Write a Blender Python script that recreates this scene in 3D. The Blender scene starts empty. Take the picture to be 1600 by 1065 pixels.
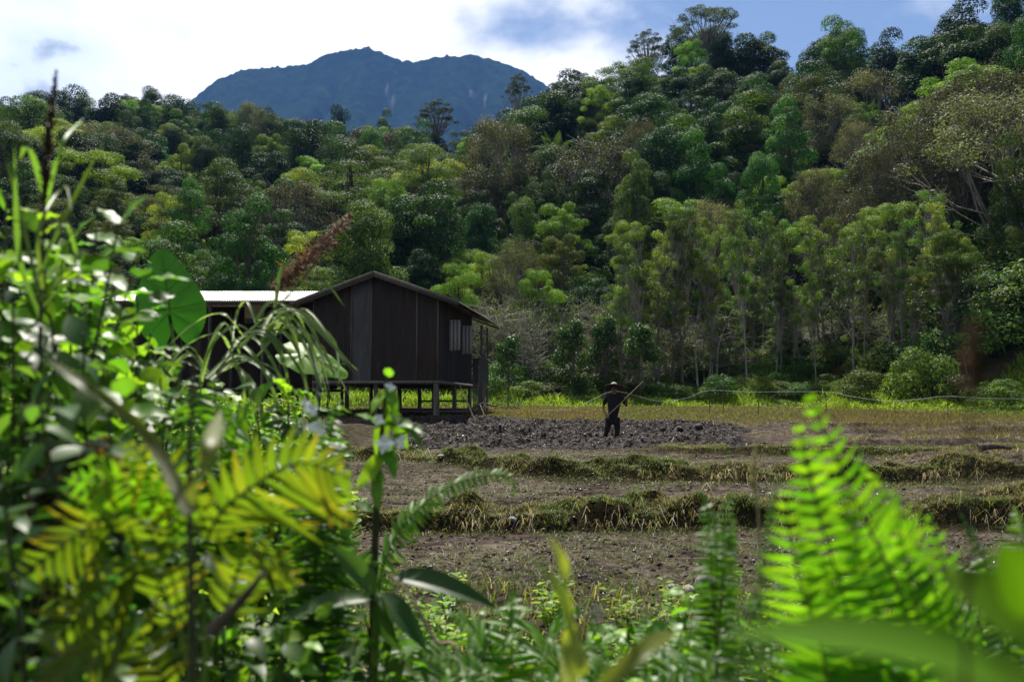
import bpy, math, random
import numpy as np
from mathutils import Vector, Matrix
rad = math.radians
rng = np.random.default_rng(11)
random.seed(11)
sc = bpy.context.scene
COL = sc.collection

# ------------------------------------------------------------------ camera
F = 1556.0                                   # focal length in photo pixels (35 mm lens on 36 mm)
CAMZ = 1.08
PITCH = math.atan((630 - 532.5) / F)
cd = bpy.data.cameras.new('camera'); cam = bpy.data.objects.new('camera', cd); COL.objects.link(cam)
cam.location = (0, 0, CAMZ); cam.rotation_euler = (rad(90) + PITCH, 0, 0)
cd.lens = 35; cd.sensor_width = 36; cd.clip_start = 0.05; cd.clip_end = 20000
cd.dof.use_dof = True; cd.dof.focus_distance = 32; cd.dof.aperture_fstop = 2.8
sc.camera = cam

# ------------------------------------------------------------------ sky and sun
SUN_EL, SUN_AZ = rad(58), rad(-4)            # azimuth measured from +Y towards +X
sund = Vector((math.sin(SUN_AZ) * math.cos(SUN_EL), math.cos(SUN_AZ) * math.cos(SUN_EL), math.sin(SUN_EL)))
w = bpy.data.worlds.new('World'); sc.world = w; w.use_nodes = True
N = w.node_tree.nodes; L = w.node_tree.links; N.clear()
def nd(t, **k):
    n = N.new(t)
    for a, b in k.items(): setattr(n, a, b)
    return n
def mth(op, a, b=None, clamp=False):
    n = nd('ShaderNodeMath', operation=op, use_clamp=clamp)
    for i, v in enumerate((a, b)):
        if v is None: continue
        if isinstance(v, (int, float)): n.inputs[i].default_value = v
        else: L.new(v, n.inputs[i])
    return n.outputs[0]
sky = nd('ShaderNodeTexSky', sky_type='NISHITA', sun_disc=False, sun_elevation=SUN_EL, sun_rotation=SUN_AZ)
sky.air_density = 1.0; sky.dust_density = 0.6; sky.ozone_density = 2.5
tc = nd('ShaderNodeTexCoord'); sep = nd('ShaderNodeSeparateXYZ'); L.new(tc.outputs['Generated'], sep.inputs[0])
X, Y, Z = sep.outputs
comb = nd('ShaderNodeCombineXYZ'); L.new(X, comb.inputs[0]); L.new(Y, comb.inputs[1]); L.new(mth('MULTIPLY', Z, 1.7), comb.inputs[2])
def noise(scale, detail, off, rough=0.55):
    mp = nd('ShaderNodeMapping'); mp.inputs['Location'].default_value = off; L.new(comb.outputs[0], mp.inputs[0])
    n = nd('ShaderNodeTexNoise'); n.inputs['Scale'].default_value = scale; n.inputs['Detail'].default_value = detail
    n.inputs['Roughness'].default_value = rough; L.new(mp.outputs[0], n.inputs['Vector']); return n.outputs[0]
n1 = noise(3.4, 9, (3.4, 1.9, 0.4), .5); n2 = noise(4.2, 8, (7.3, 2.2, 1.5), .5)
dotn = nd('ShaderNodeVectorMath', operation='DOT_PRODUCT'); L.new(tc.outputs['Generated'], dotn.inputs[0]); dotn.inputs[1].default_value = sund
toward = mth('MAXIMUM', dotn.outputs['Value'], 0.0)
bias = mth('MULTIPLY', X, -1.15)             # broken cloud lies over the left and the front, clear air to the right
cov = mth('ADD', mth('ADD', mth('MULTIPLY', n1, 1.5), -0.27), bias)
mr = nd('ShaderNodeMapRange', interpolation_type='SMOOTHSTEP'); L.new(cov, mr.inputs[0]); mr.inputs[1].default_value = 0.20; mr.inputs[2].default_value = 0.40
mask = mr.outputs[0]
shade = nd('ShaderNodeMapRange', interpolation_type='SMOOTHSTEP'); L.new(mth('ADD', mth('ADD', n2, mth('MULTIPLY', X, 0.68)), mth('MULTIPLY', mth('POWER', toward, 3.0), 0.75)), shade.inputs[0]); shade.inputs[1].default_value = 0.44; shade.inputs[2].default_value = 0.62
glow = mth('MULTIPLY', mth('POWER', toward, 3.0), 70.0)
bright = mth('MINIMUM', mth('ADD', mth('MULTIPLY', shade.outputs[0], mth('ADD', glow, 4.0)), 7.0), 13.5)
ccol = nd('ShaderNodeMix', data_type='RGBA'); L.new(shade.outputs[0], ccol.inputs[0]); ccol.inputs[6].default_value = (0.7, 0.8, 0.95, 1); ccol.inputs[7].default_value = (1, 0.99, 0.97, 1)
cm = nd('ShaderNodeVectorMath', operation='SCALE'); L.new(ccol.outputs[2], cm.inputs[0]); L.new(bright, cm.inputs[3])
mixs = nd('ShaderNodeMix', data_type='RGBA'); L.new(mask, mixs.inputs[0]); L.new(sky.outputs[0], mixs.inputs[6]); L.new(cm.outputs[0], mixs.inputs[7])
bg = nd('ShaderNodeBackground'); bg.inputs[1].default_value = 0.05; L.new(mixs.outputs[2], bg.inputs[0])
wo = nd('ShaderNodeOutputWorld'); L.new(bg.outputs[0], wo.inputs[0])
sl = bpy.data.lights.new('sun', 'SUN'); sl.energy = 5.0; sl.angle = rad(0.53); sl.color = (1, 0.95, 0.86)
so = bpy.data.objects.new('sun', sl); COL.objects.link(so); so.rotation_euler = sund.to_track_quat('Z', 'Y').to_euler()
so.location = (0, 0, 60)
sc.view_settings.view_transform = 'Standard'; sc.view_settings.look = 'None'
sc.view_settings.exposure = 0.92; sc.view_settings.gamma = 1.0; sc.view_settings.use_curve_mapping = False

# ------------------------------------------------------------------ pixel helper, noise
cP, sP = math.cos(PITCH), math.sin(PITCH)
def P(px, py, d):
    """point on the photo ray (px,py) at forward distance y = d"""
    a = (px - 800) / F; v = (532.5 - py) / F
    dx, dy, dz = a, cP - v * sP, sP + v * cP
    return Vector((dx / dy * d, d, CAMZ + dz / dy * d))
def project(x, y, z):
    zz_ = z - CAMZ
    f = y * cP + zz_ * sP; u = -y * sP + zz_ * cP
    return 800 + F * x / f, 532.5 - F * u / f
def sm(a, b, x):
    t = np.clip((x - a) / (b - a), 0, 1); return t * t * (3 - 2 * t)
_tab = np.random.default_rng(5).random((256, 256))
def vn(x, y):
    xi = np.floor(x).astype(int); yi = np.floor(y).astype(int); fx = x - xi; fy = y - yi
    fx = fx * fx * (3 - 2 * fx); fy = fy * fy * (3 - 2 * fy)
    a = _tab[xi & 255, yi & 255]; b = _tab[(xi + 1) & 255, yi & 255]; c = _tab[xi & 255, (yi + 1) & 255]; d = _tab[(xi + 1) & 255, (yi + 1) & 255]
    return (a * (1 - fx) + b * fx) * (1 - fy) + (c * (1 - fx) + d * fx) * fy
def fbm(x, y, o=4):
    s = 0; a = .5
    for i in range(o): s = s + a * vn(x + 17.3 * i, y - 9.1 * i); x = x * 2.03; y = y * 2.03; a *= .5
    return s

# ------------------------------------------------------------------ mesh helpers
def fast_mesh(name, V, Fs, cols=None, smooth=False):
    """V (n,3); Fs list of int arrays (m,k)"""
    me = bpy.data.meshes.new(name)
    V = np.asarray(V, dtype=np.float32); Fs = [np.asarray(f, dtype=np.int32) for f in Fs if len(f)]
    me.vertices.add(len(V)); me.vertices.foreach_set('co', V.ravel())
    loops = np.concatenate([f.ravel() for f in Fs]); tot = np.concatenate([np.full(len(f), f.shape[1], dtype=np.int32) for f in Fs])
    st = np.concatenate([[0], np.cumsum(tot)[:-1]]).astype(np.int32)
    me.loops.add(len(loops)); me.loops.foreach_set('vertex_index', loops)
    me.polygons.add(len(tot)); me.polygons.foreach_set('loop_start', st); me.polygons.foreach_set('loop_total', tot)
    if smooth: me.polygons.foreach_set('use_smooth', np.ones(len(tot), dtype=bool))
    if cols is not None:
        at = me.attributes.new('Col', 'FLOAT_COLOR', 'POINT')
        c = np.ones((len(V), 4), dtype=np.float32); c[:, :cols.shape[1]] = cols; at.data.foreach_set('color', c.ravel())
    me.update(calc_edges=True); return me
class Acc:
    """collects pieces of one mesh"""
    def __init__(s): s.V = []; s.F = {}; s.C = []; s.n = 0
    def add(s, V, F, col=None):
        V = np.asarray(V, float); F = np.asarray(F, int)
        if F.ndim == 1: F = F[None]
        s.V.append(V); s.F.setdefault(F.shape[1], []).append(F + s.n)
        if col is None: col = (1, 1, 1)
        c = np.asarray(col, float)
        s.C.append(np.broadcast_to(c, (len(V), 3)).copy() if c.ndim == 1 else c); s.n += len(V)
    def box(s, lo, hi, col=None):
        x0, y0, z0 = lo; x1, y1, z1 = hi
        s.add([(x0, y0, z0), (x1, y0, z0), (x1, y1, z0), (x0, y1, z0), (x0, y0, z1), (x1, y0, z1), (x1, y1, z1), (x0, y1, z1)],
              [(0, 3, 2, 1), (4, 5, 6, 7), (0, 1, 5, 4), (1, 2, 6, 5), (2, 3, 7, 6), (3, 0, 4, 7)], col)
    def tube(s, path, r, sides=6, col=None, cap=True):
        V, Fq = tube(path, r, sides); s.add(V, Fq, col)
        if cap and sides >= 3:
            for e in (0, len(path) - 1):
                ring = V[e * sides:(e + 1) * sides]; s.add(ring, np.arange(sides)[None] if e else np.arange(sides)[::-1][None], col)
    def mesh(s, name, smooth=False): return fast_mesh(name, np.concatenate(s.V), [np.concatenate(f) for f in s.F.values()], np.concatenate(s.C), smooth)
def tube(path, r, sides=6):
    path = np.asarray(path, float); n = len(path); r = np.broadcast_to(np.asarray(r, float), (n,))
    t = np.gradient(path, axis=0); t /= np.linalg.norm(t, axis=1, keepdims=True) + 1e-9
    ref = np.where(np.abs(t[:, 2:3]) > .9, np.array([[1., 0, 0]]), np.array([[0, 0, 1.]]))
    a = np.cross(t, ref); a /= np.linalg.norm(a, axis=1, keepdims=True) + 1e-9; b = np.cross(t, a)
    th = np.linspace(0, 2 * math.pi, sides, endpoint=False)
    V = path[:, None] + r[:, None, None] * (np.cos(th)[None, :, None] * a[:, None] + np.sin(th)[None, :, None] * b[:, None])
    i, j = np.meshgrid(np.arange(n - 1), np.arange(sides), indexing='ij'); j2 = (j + 1) % sides
    Fq = np.stack([i * sides + j, i * sides + j2, (i + 1) * sides + j2, (i + 1) * sides + j], -1).reshape(-1, 4)
    return V.reshape(-1, 3), Fq
def curve(pts, n=12):
    """Catmull-Rom through pts"""
    p = np.asarray([tuple(q) for q in pts], float)
    if len(p) == 2: return p[0] + (p[1] - p[0]) * np.linspace(0, 1, n)[:, None]
    q = np.vstack([2 * p[0] - p[1], p, 2 * p[-1] - p[-2]]); out = []
    tt = np.linspace(0, len(p) - 1 - 1e-9, n)
    for t in tt:
        i = int(t); f = t - i; a, b, c, d = q[i], q[i + 1], q[i + 2], q[i + 3]
        out.append(.5 * (2 * b + (c - a) * f + (2 * a - 5 * b + 4 * c - d) * f * f + (3 * b - a - 3 * c + d) * f ** 3))
    return np.array(out)
def obj(name, me, mat=None, parent=None, loc=None):
    o = bpy.data.objects.new(name, me); COL.objects.link(o)
    if mat is not None and not me.materials: me.materials.append(mat)
    if parent is not None: o.parent = parent
    if loc is not None: o.location = loc
    return o
def empty(name, loc=(0, 0, 0), rz=0, sc_=1):
    o = bpy.data.objects.new(name, None); COL.objects.link(o); o.location = loc; o.rotation_euler = (0, 0, rz); o.empty_display_size = .2
    o.scale = (sc_,) * 3 if isinstance(sc_, (int, float)) else sc_; return o
def tag(o, label=None, cat=None, group=None, kind=None):
    if label: o['label'] = label
    if cat: o['category'] = cat
    if group: o['group'] = group
    if kind: o['kind'] = kind
    return o
def copy_tree(o, parent=None):
    c = o.copy(); COL.objects.link(c)
    if parent is not None: c.parent = parent
    for ch in list(KIDS.get(o.name, [])): copy_tree(ch, c)
    return c
KIDS = {}

# ------------------------------------------------------------------ materials
def material(name):
    m = bpy.data.materials.new(name); m.use_nodes = True; nt = m.node_tree; nt.nodes.clear(); return m, nt.nodes, nt.links
def foliage(name, trans=.4, rough=.5, spec=.35, objvar=.25, tint=(1.15, 1.2, .5)):
    m, n, l = material(name)
    at = n.new('ShaderNodeAttribute'); at.attribute_name = 'Col'
    oi = n.new('ShaderNodeObjectInfo')
    hs = n.new('ShaderNodeHueSaturation')
    mr = n.new('ShaderNodeMapRange'); mr.inputs[3].default_value = 1 - objvar; mr.inputs[4].default_value = 1 + objvar; l.new(oi.outputs['Random'], mr.inputs[0]); l.new(mr.outputs[0], hs.inputs['Value'])
    ml = n.new('ShaderNodeMath'); ml.operation = 'MULTIPLY'; ml.inputs[1].default_value = 7.31; l.new(oi.outputs['Random'], ml.inputs[0])
    fr = n.new('ShaderNodeMath'); fr.operation = 'FRACT'; l.new(ml.outputs[0], fr.inputs[0])
    mh = n.new('ShaderNodeMapRange'); mh.inputs[3].default_value = .5 - .06 * objvar; mh.inputs[4].default_value = .5 + .06 * objvar; l.new(fr.outputs[0], mh.inputs[0]); l.new(mh.outputs[0], hs.inputs['Hue'])
    l.new(at.outputs['Color'], hs.inputs['Color'])
    b = n.new('ShaderNodeBsdfPrincipled'); b.inputs['Roughness'].default_value = rough; b.inputs['Specular IOR Level'].default_value = spec
    l.new(hs.outputs[0], b.inputs['Base Color'])
    t = n.new('ShaderNodeBsdfTranslucent'); mx = n.new('ShaderNodeMix'); mx.data_type = 'RGBA'; mx.blend_type = 'MULTIPLY'; mx.inputs[0].default_value = 1
    mx.inputs[7].default_value = (tint[0] * 1.6, tint[1] * 1.6, tint[2] * 1.6, 1); l.new(hs.outputs[0], mx.inputs[6]); l.new(mx.outputs[2], t.inputs[0])
    s = n.new('ShaderNodeMixShader'); s.inputs[0].default_value = trans; l.new(b.outputs[0], s.inputs[1]); l.new(t.outputs[0], s.inputs[2])
    o = n.new('ShaderNodeOutputMaterial'); l.new(s.outputs[0], o.inputs[0]); return m
def surf(name, c1, c2, scale=6, rough=.8, metal=0, bump=.3, stretch=(1, 1, 1), spec=.3, detail=6, objvar=0.0, c3=None):
    m, n, l = material(name)
    tc = n.new('ShaderNodeTexCoord'); mp = n.new('ShaderNodeMapping'); mp.inputs['Scale'].default_value = stretch; l.new(tc.outputs['Object'], mp.inputs[0])
    oi = n.new('ShaderNodeObjectInfo'); l.new(oi.outputs['Random'], mp.inputs['Location'])
    ns = n.new('ShaderNodeTexNoise'); ns.inputs['Scale'].default_value = scale; ns.inputs['Detail'].default_value = detail; ns.inputs['Roughness'].default_value = .65; l.new(mp.outputs[0], ns.inputs[0])
    cr = n.new('ShaderNodeValToRGB'); cr.color_ramp.elements[0].position = .32; cr.color_ramp.elements[1].position = .68
    cr.color_ramp.elements[0].color = (*c1, 1); cr.color_ramp.elements[1].color = (*c2, 1)
    if c3: e = cr.color_ramp.elements.new(.8); e.color = (*c3, 1)
    l.new(ns.outputs[0], cr.inputs[0])
    hs = n.new('ShaderNodeHueSaturation'); l.new(cr.outputs[0], hs.inputs['Color'])
    mr = n.new('ShaderNodeMapRange'); mr.inputs[3].default_value = 1 - objvar; mr.inputs[4].default_value = 1 + objvar; l.new(oi.outputs['Random'], mr.inputs[0]); l.new(mr.outputs[0], hs.inputs['Value'])
    b = n.new('ShaderNodeBsdfPrincipled'); b.inputs['Roughness'].default_value = rough; b.inputs['Metallic'].default_value = metal; b.inputs['Specular IOR Level'].default_value = spec
    l.new(hs.outputs[0], b.inputs['Base Color'])
    if bump:
        bp = n.new('ShaderNodeBump'); bp.inputs['Strength'].default_value = bump; bp.inputs['Distance'].default_value = .02; l.new(ns.outputs[0], bp.inputs['Height']); l.new(bp.outputs[0], b.inputs['Normal'])
    o = n.new('ShaderNodeOutputMaterial'); l.new(b.outputs[0], o.inputs[0]); return m
M_CROWN = foliage('tree_leaves', .3, .6, .14, .55)
M_GLOSS = foliage('glossy_leaves', .32, .5, .3, .15)
M_GRASS = foliage('grass_blades', .42, .5, .3, .1)
M_NEAR = foliage('near_leaves', .5, .42, .3, .25)
M_FERN = foliage('fern_leaves', .58, .42, .35, .18, (1.35, 1.35, .35))
M_TRUNK = surf('bark', (.035, .028, .02), (.13, .11, .085), 5, .9, bump=.6, stretch=(3, 3, .6), objvar=.4)
M_PALE = surf('pale_bark', (.09, .08, .065), (.32, .29, .24), 4, .85, bump=.4, stretch=(3, 3, .5), objvar=.35)
M_STEM = surf('plant_stem', (.02, .025, .01), (.06, .06, .02), 20, .7, bump=.2)
M_GREENSTEM = surf('green_stem', (.06, .12, .015), (.14, .22, .03), 15, .5, bump=.1)
M_DRY = surf('dry_stem', (.16, .11, .06), (.38, .29, .17), 15, .8, bump=.3)

# ------------------------------------------------------------------ terrain
UT = [-400, 0, 200, 450, 640, 800, 900, 1000, 1120, 1250, 1400, 1500, 1600, 2000]
R0 = [62, 64, 66, 68, 68, 68, 68, 67, 65, 63, 60, 57, 54, 48]
R1 = [300, 290, 280, 250, 210, 195, 185, 175, 170, 155, 130, 118, 110, 100]
ZR = [66, 71, 70, 55, 43, 42, 45, 48.5, 48, 40, 34, 33, 32, 32]
def bund1c(x): return 13.4 + .07 * x + .45 * (vn(x * .5 + 4, x * 0 + 2.2) - .5) + .25 * (fbm(x * 2.3, x * 0 + 1.2, 2) - .37)
def bund2c(x): return np.interp(x, [-9, -3.6, 1, 4.6, 9, 20], [23.5, 21.4, 18.6, 17.9, 18.4, 20]) + .5 * (vn(x * .6, x * 0 + 8.1) - .5) + .25 * (fbm(x * 2.1, x * 0 + 6.2, 2) - .37)
def bund3c(x): return np.interp(x, [-4, 3, 7, 12, 25], [24.2, 23.4, 22.0, 22.5, 24]) + .4 * (vn(x * .7, x * 0 + 5.1) - .5)
def mudmask(x, y): return sm(-3.4, -2.2, x + .12 * (y - 26)) * (1 - sm(5.6, 7.2, x - .15 * (y - 27) + 1.2 * (vn(x * .4, y * .4) - .5))) * sm(24.2, 25.2, y) * (1 - sm(37, 41, y + 2 * (vn(x * .3, y * .3) - .5)))
def bumpf(y, c, w_): return np.exp(-np.abs((y - c) / w_) ** 6)
MUDK = 1.0
def field(x, y):
    z = np.interp(y, [-50, 0, 4.5, 7, 13, 14.6, 17.5, 19.5, 24, 30, 36, 42, 62, 72, 200], [-.55, -.55, -.52, -.58, -.58, -.3, -.3, -.08, -.03, .0, .22, .42, 1.0, 1.25, 1.4])
    lat = sm(-3.2, -5.5, x)                    # the field's left edge rises into a weedy bank
    z = z + .45 * lat * (1 - sm(26, 40, y)) * sm(4, 8, y)
    b1 = bumpf(y, bund1c(x), .38) * sm(-3.6, -2.4, x); b2 = bumpf(y, bund2c(x), .48) * sm(-4.6, -3.8, x); b3 = bumpf(y, bund3c(x), .5) * sm(2.4, 4.2, x) * .8
    rough_ = fbm(x * 1.7, y * 1.7, 4) - .47
    z = z + b1 * (.22 + .6 * rough_) + b2 * (.19 + .6 * rough_) + b3 * (.2 + .2 * rough_)
    for c, h, x0 in ((16.2, .1, 8), (20.3, .2, 8), (24.8, .22, 7), (28, .16, 8.5), (32, .2, 9), (36.5, .12, 9)):   # bunds on the right
        z = z + bumpf(y, c + .05 * (x - 8) + .6 * (vn(x * .3, c) - .5), .55) * sm(x0 - .5, x0 + .8, x) * (h + .18 * rough_)
    m = mudmask(x, y)
    row = np.abs(np.sin((y - 25.1 + .5 * (vn(x * .5, y * .2) - .5)) * math.pi / 2.9)) ** 1.5
    clod = fbm(x * 2.1, y * 2.1, 3) - .45; clod2 = fbm(x * 5.5, y * 5.5, 3) - .43
    z = z + m * (MUDK * (.22 * (1 - row) + .4 * np.maximum(clod, -.12) + .24 * clod2 - .05) - (1 - MUDK) * .25)
    z = z + .11 * rough_ + .03 * (fbm(x * 6, y * 6, 2) - .37)
    z = z + .28 * np.exp(-(((x + 5.5) / 6) ** 2 + ((y - 42) / 7) ** 2) ** 2)   # mound under the hut
    return z
def T(x, y):
    x = np.asarray(x, float); y = np.asarray(y, float)
    u = 800 + F * x / np.maximum(y, 20)
    r0 = np.interp(u, UT, R0); r1 = np.interp(u, UT, R1); zr = np.interp(u, UT, ZR)
    s = (y - r0) / (r1 - r0); sc_ = np.clip(s, 0, 1)
    h = zr * (sc_ * .75 + .25 * sc_ * sc_ * (3 - 2 * sc_)) * sm(0, .1, s)
    h = h * (1 - .75 * sm(1.0, 2.3, s)) + 9 * (fbm(x / 38, y / 38, 3) - .45) * sm(.1, .4, s)
    return field(x, y) + h
def T1(x, y): return float(T(np.array([x]), np.array([y]))[0])
def ground_hit(px, py, lo=3, hi=600):
    ds = np.geomspace(lo, hi, 1500); a = P(px, py, 1.0); dx, dz = a.x, a.z - CAMZ
    zz_ = CAMZ + dz * ds; t = T(dx * ds, ds); k = np.argmax(zz_ < t)
    return Vector((dx * ds[k], ds[k], t[k]))

def ground_material():
    m, n, l = material('paddy_soil')
    at = n.new('ShaderNodeAttribute'); at.attribute_name = 'Col'
    tc = n.new('ShaderNodeTexCoord')
    n1 = n.new('ShaderNodeTexNoise'); n1.inputs['Scale'].default_value = 7; n1.inputs['Detail'].default_value = 8; n1.inputs['Roughness'].default_value = .7; l.new(tc.outputs['Object'], n1.inputs[0])
    n2 = n.new('ShaderNodeTexNoise'); n2.inputs['Scale'].default_value = 38; n2.inputs['Detail'].default_value = 4; l.new(tc.outputs['Object'], n2.inputs[0])
    mr = n.new('ShaderNodeMapRange'); mr.inputs[1].default_value = .3; mr.inputs[2].default_value = .7; mr.inputs[3].default_value = .35; mr.inputs[4].default_value = 1.6; l.new(n1.outputs[0], mr.inputs[0])
    mx = n.new('ShaderNodeVectorMath'); mx.operation = 'SCALE'; l.new(at.outputs['Color'], mx.inputs[0]); l.new(mr.outputs[0], mx.inputs[3])
    b = n.new('ShaderNodeBsdfPrincipled'); l.new(mx.outputs[0], b.inputs['Base Color'])
    # alpha channel of Col = wetness; noise breaks it into puddled and dull spots
    ad = n.new('ShaderNodeMath'); ad.operation = 'MULTIPLY_ADD'; l.new(n1.outputs[0], ad.inputs[0]); ad.inputs[1].default_value = 1.2; ad.inputs[2].default_value = -.6
    a2 = n.new('ShaderNodeMath'); a2.operation = 'ADD'; l.new(at.outputs['Alpha'], a2.inputs[0]); l.new(ad.outputs[0], a2.inputs[1])
    rr = n.new('ShaderNodeMapRange'); rr.inputs[1].default_value = .25; rr.inputs[2].default_value = .8; rr.inputs[3].default_value = .95; rr.inputs[4].default_value = .3; l.new(a2.outputs[0], rr.inputs[0]); l.new(rr.outputs[0], b.inputs['Roughness'])
    sp = n.new('ShaderNodeMapRange'); sp.inputs[1].default_value = .2; sp.inputs[2].default_value = .8; sp.inputs[3].default_value = .0; sp.inputs[4].default_value = .5; l.new(a2.outputs[0], sp.inputs[0]); l.new(sp.outputs[0], b.inputs['Specular IOR Level'])
    n1.inputs['Distortion'].default_value = .6
    sm_ = n.new('ShaderNodeMath'); sm_.operation = 'ADD'; l.new(n1.outputs[0], sm_.inputs[0]); l.new(n2.outputs[0], sm_.inputs[1])
    bp = n.new('ShaderNodeBump'); bp.inputs['Strength'].default_value = .9; bp.inputs['Distance'].default_value = .05; l.new(sm_.outputs[0], bp.inputs['Height']); l.new(bp.outputs[0], b.inputs['Normal'])
    o = n.new('ShaderNodeOutputMaterial'); l.new(b.outputs[0], o.inputs[0]); return m
def grid_mesh(name, xs, ys, fan=True, cols=None):
    yy, aa = np.meshgrid(ys, xs, indexing='ij'); xx = aa * yy if fan else aa
    zz_ = T(xx, yy); V = np.stack([xx, yy, zz_], -1).reshape(-1, 3); ny, nx = yy.shape
    i, j = np.meshgrid(np.arange(ny - 1), np.arange(nx - 1), indexing='ij'); a = i * nx + j
    return V, np.stack([a, a + 1, a + nx + 1, a + nx], -1).reshape(-1, 4)
def zones(x, y):
    """weights of mud, bund, back grass, dry grass"""
    m = mudmask(x, y)
    b = np.maximum(np.maximum(bumpf(y, bund1c(x), .7) * sm(-3.6, -2.4, x), bumpf(y, bund2c(x), .95) * sm(-4.6, -3.8, x)), bumpf(y, bund3c(x), .7) * sm(2.4, 4.2, x))
    back = sm(37, 43, y + 3 * (vn(x * .3 + 3, y * .3) - .5))
    return m, b, back
ys = np.geomspace(1.5, 74, 600); xs = np.linspace(-.7, .7, 430)
MUDK = 0.0; V, Fq = grid_mesh('f', xs, ys); MUDK = 1.0
x, y = V[:, 0], V[:, 1]; m_, b_, k_ = zones(x, y)
nz = fbm(x * .8, y * .8, 4)[:, None]
c = np.array([[.07, .055, .044]]) * (0.3 + 1.4 * nz) * (.45 + 1.1 * vn(x * 5, y * 5)[:, None])
c = c * (1 - b_[:, None]) + np.array([[.02, .017, .009]]) * b_[:, None]
c = c * (1 - k_[:, None]) + (np.array([[.08, .06, .028]]) * (1 - nz) + np.array([[.06, .056, .02]]) * nz) * k_[:, None]
c = c * (1 - m_[:, None]) + np.array([[.024, .019, .019]]) * m_[:, None]
bank = (sm(8.5, 6, y) + sm(-2.8, -4.6, x) * sm(36, 30, y)).clip(0, 1)[:, None]
c = c * (1 - bank) + np.array([[.045, .04, .022]]) * bank
wet = np.where(k_ > .3, -.5, .2 * (1 - b_) - .4 * b_)
cc = np.concatenate([c, wet[:, None]], 1)
M_SOIL = ground_material()
fo = obj('paddy_field', fast_mesh('paddy_field', V, [Fq], cc, True), M_SOIL); tag(fo, 'terraced muddy rice paddies with low bunds', kind='structure')
V, Fq = grid_mesh('m', np.arange(-4.6, 8.6, .042), np.arange(23.6, 42.2, .05), fan=False)
mv = mudmask(V[:, 0], V[:, 1]); V[:, 2] -= .22 * (1 - sm(0, .16, mv)); Fq = Fq[(mv[Fq].max(1) > .005)]
used = np.unique(Fq); remap = np.full(len(V), -1); remap[used] = np.arange(len(used)); V = V[used]; Fq = remap[Fq]
mc = np.array([[.024, .018, .0155]]) * (.5 + 1.1 * fbm(V[:, 0] * 1.4, V[:, 1] * 1.4, 3)[:, None])
tag(obj('mud', fast_mesh('mud', V, [Fq], np.concatenate([mc, np.full((len(mc), 1), .34)], 1), True), M_SOIL), 'wet churned mud of the bed being worked', kind='structure')
# hillside behind the field, one terrain sheet out past the ridges
ys = np.concatenate([np.linspace(71, 330, 130), np.geomspace(335, 700, 20)]); xs = np.linspace(-.8, .8, 150)
V, Fq = grid_mesh('h', xs, ys); V[:, 2] -= .03
hc = np.array([[.03, .035, .014]]) * (.5 + fbm(V[:, 0] / 3, V[:, 1] / 3, 3)[:, None] * 1.2)
M_FLOOR = surf('forest_floor', (.012, .014, .007), (.05, .05, .02), 1.2, .95, bump=.6)
ho = obj('hillside', fast_mesh('hillside', V, [Fq], hc, True), M_FLOOR); tag(ho, 'forest floor of the slopes behind the field', kind='structure')
# wide ground sheet under and beyond everything
a_ = np.linspace(0, 2 * math.pi, 64, endpoint=False); rs = [0, 60, 300, 1500, 7000]
V = [(0, 0, -1.4)] + [(r * math.cos(t), r * math.sin(t), -1.4) for r in rs[1:] for t in a_]
Fq = [(1 + k * 64 + i, 1 + (k + 1) * 64 + i, 1 + (k + 1) * 64 + (i + 1) % 64, 1 + k * 64 + (i + 1) % 64) for k in range(3) for i in range(64)]
Ft = [(0, 1 + i, 1 + (i + 1) % 64) for i in range(64)]
go = obj('ground', fast_mesh('ground', V, [np.array(Fq), np.array(Ft)]), M_FLOOR); tag(go, kind='structure')

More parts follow.
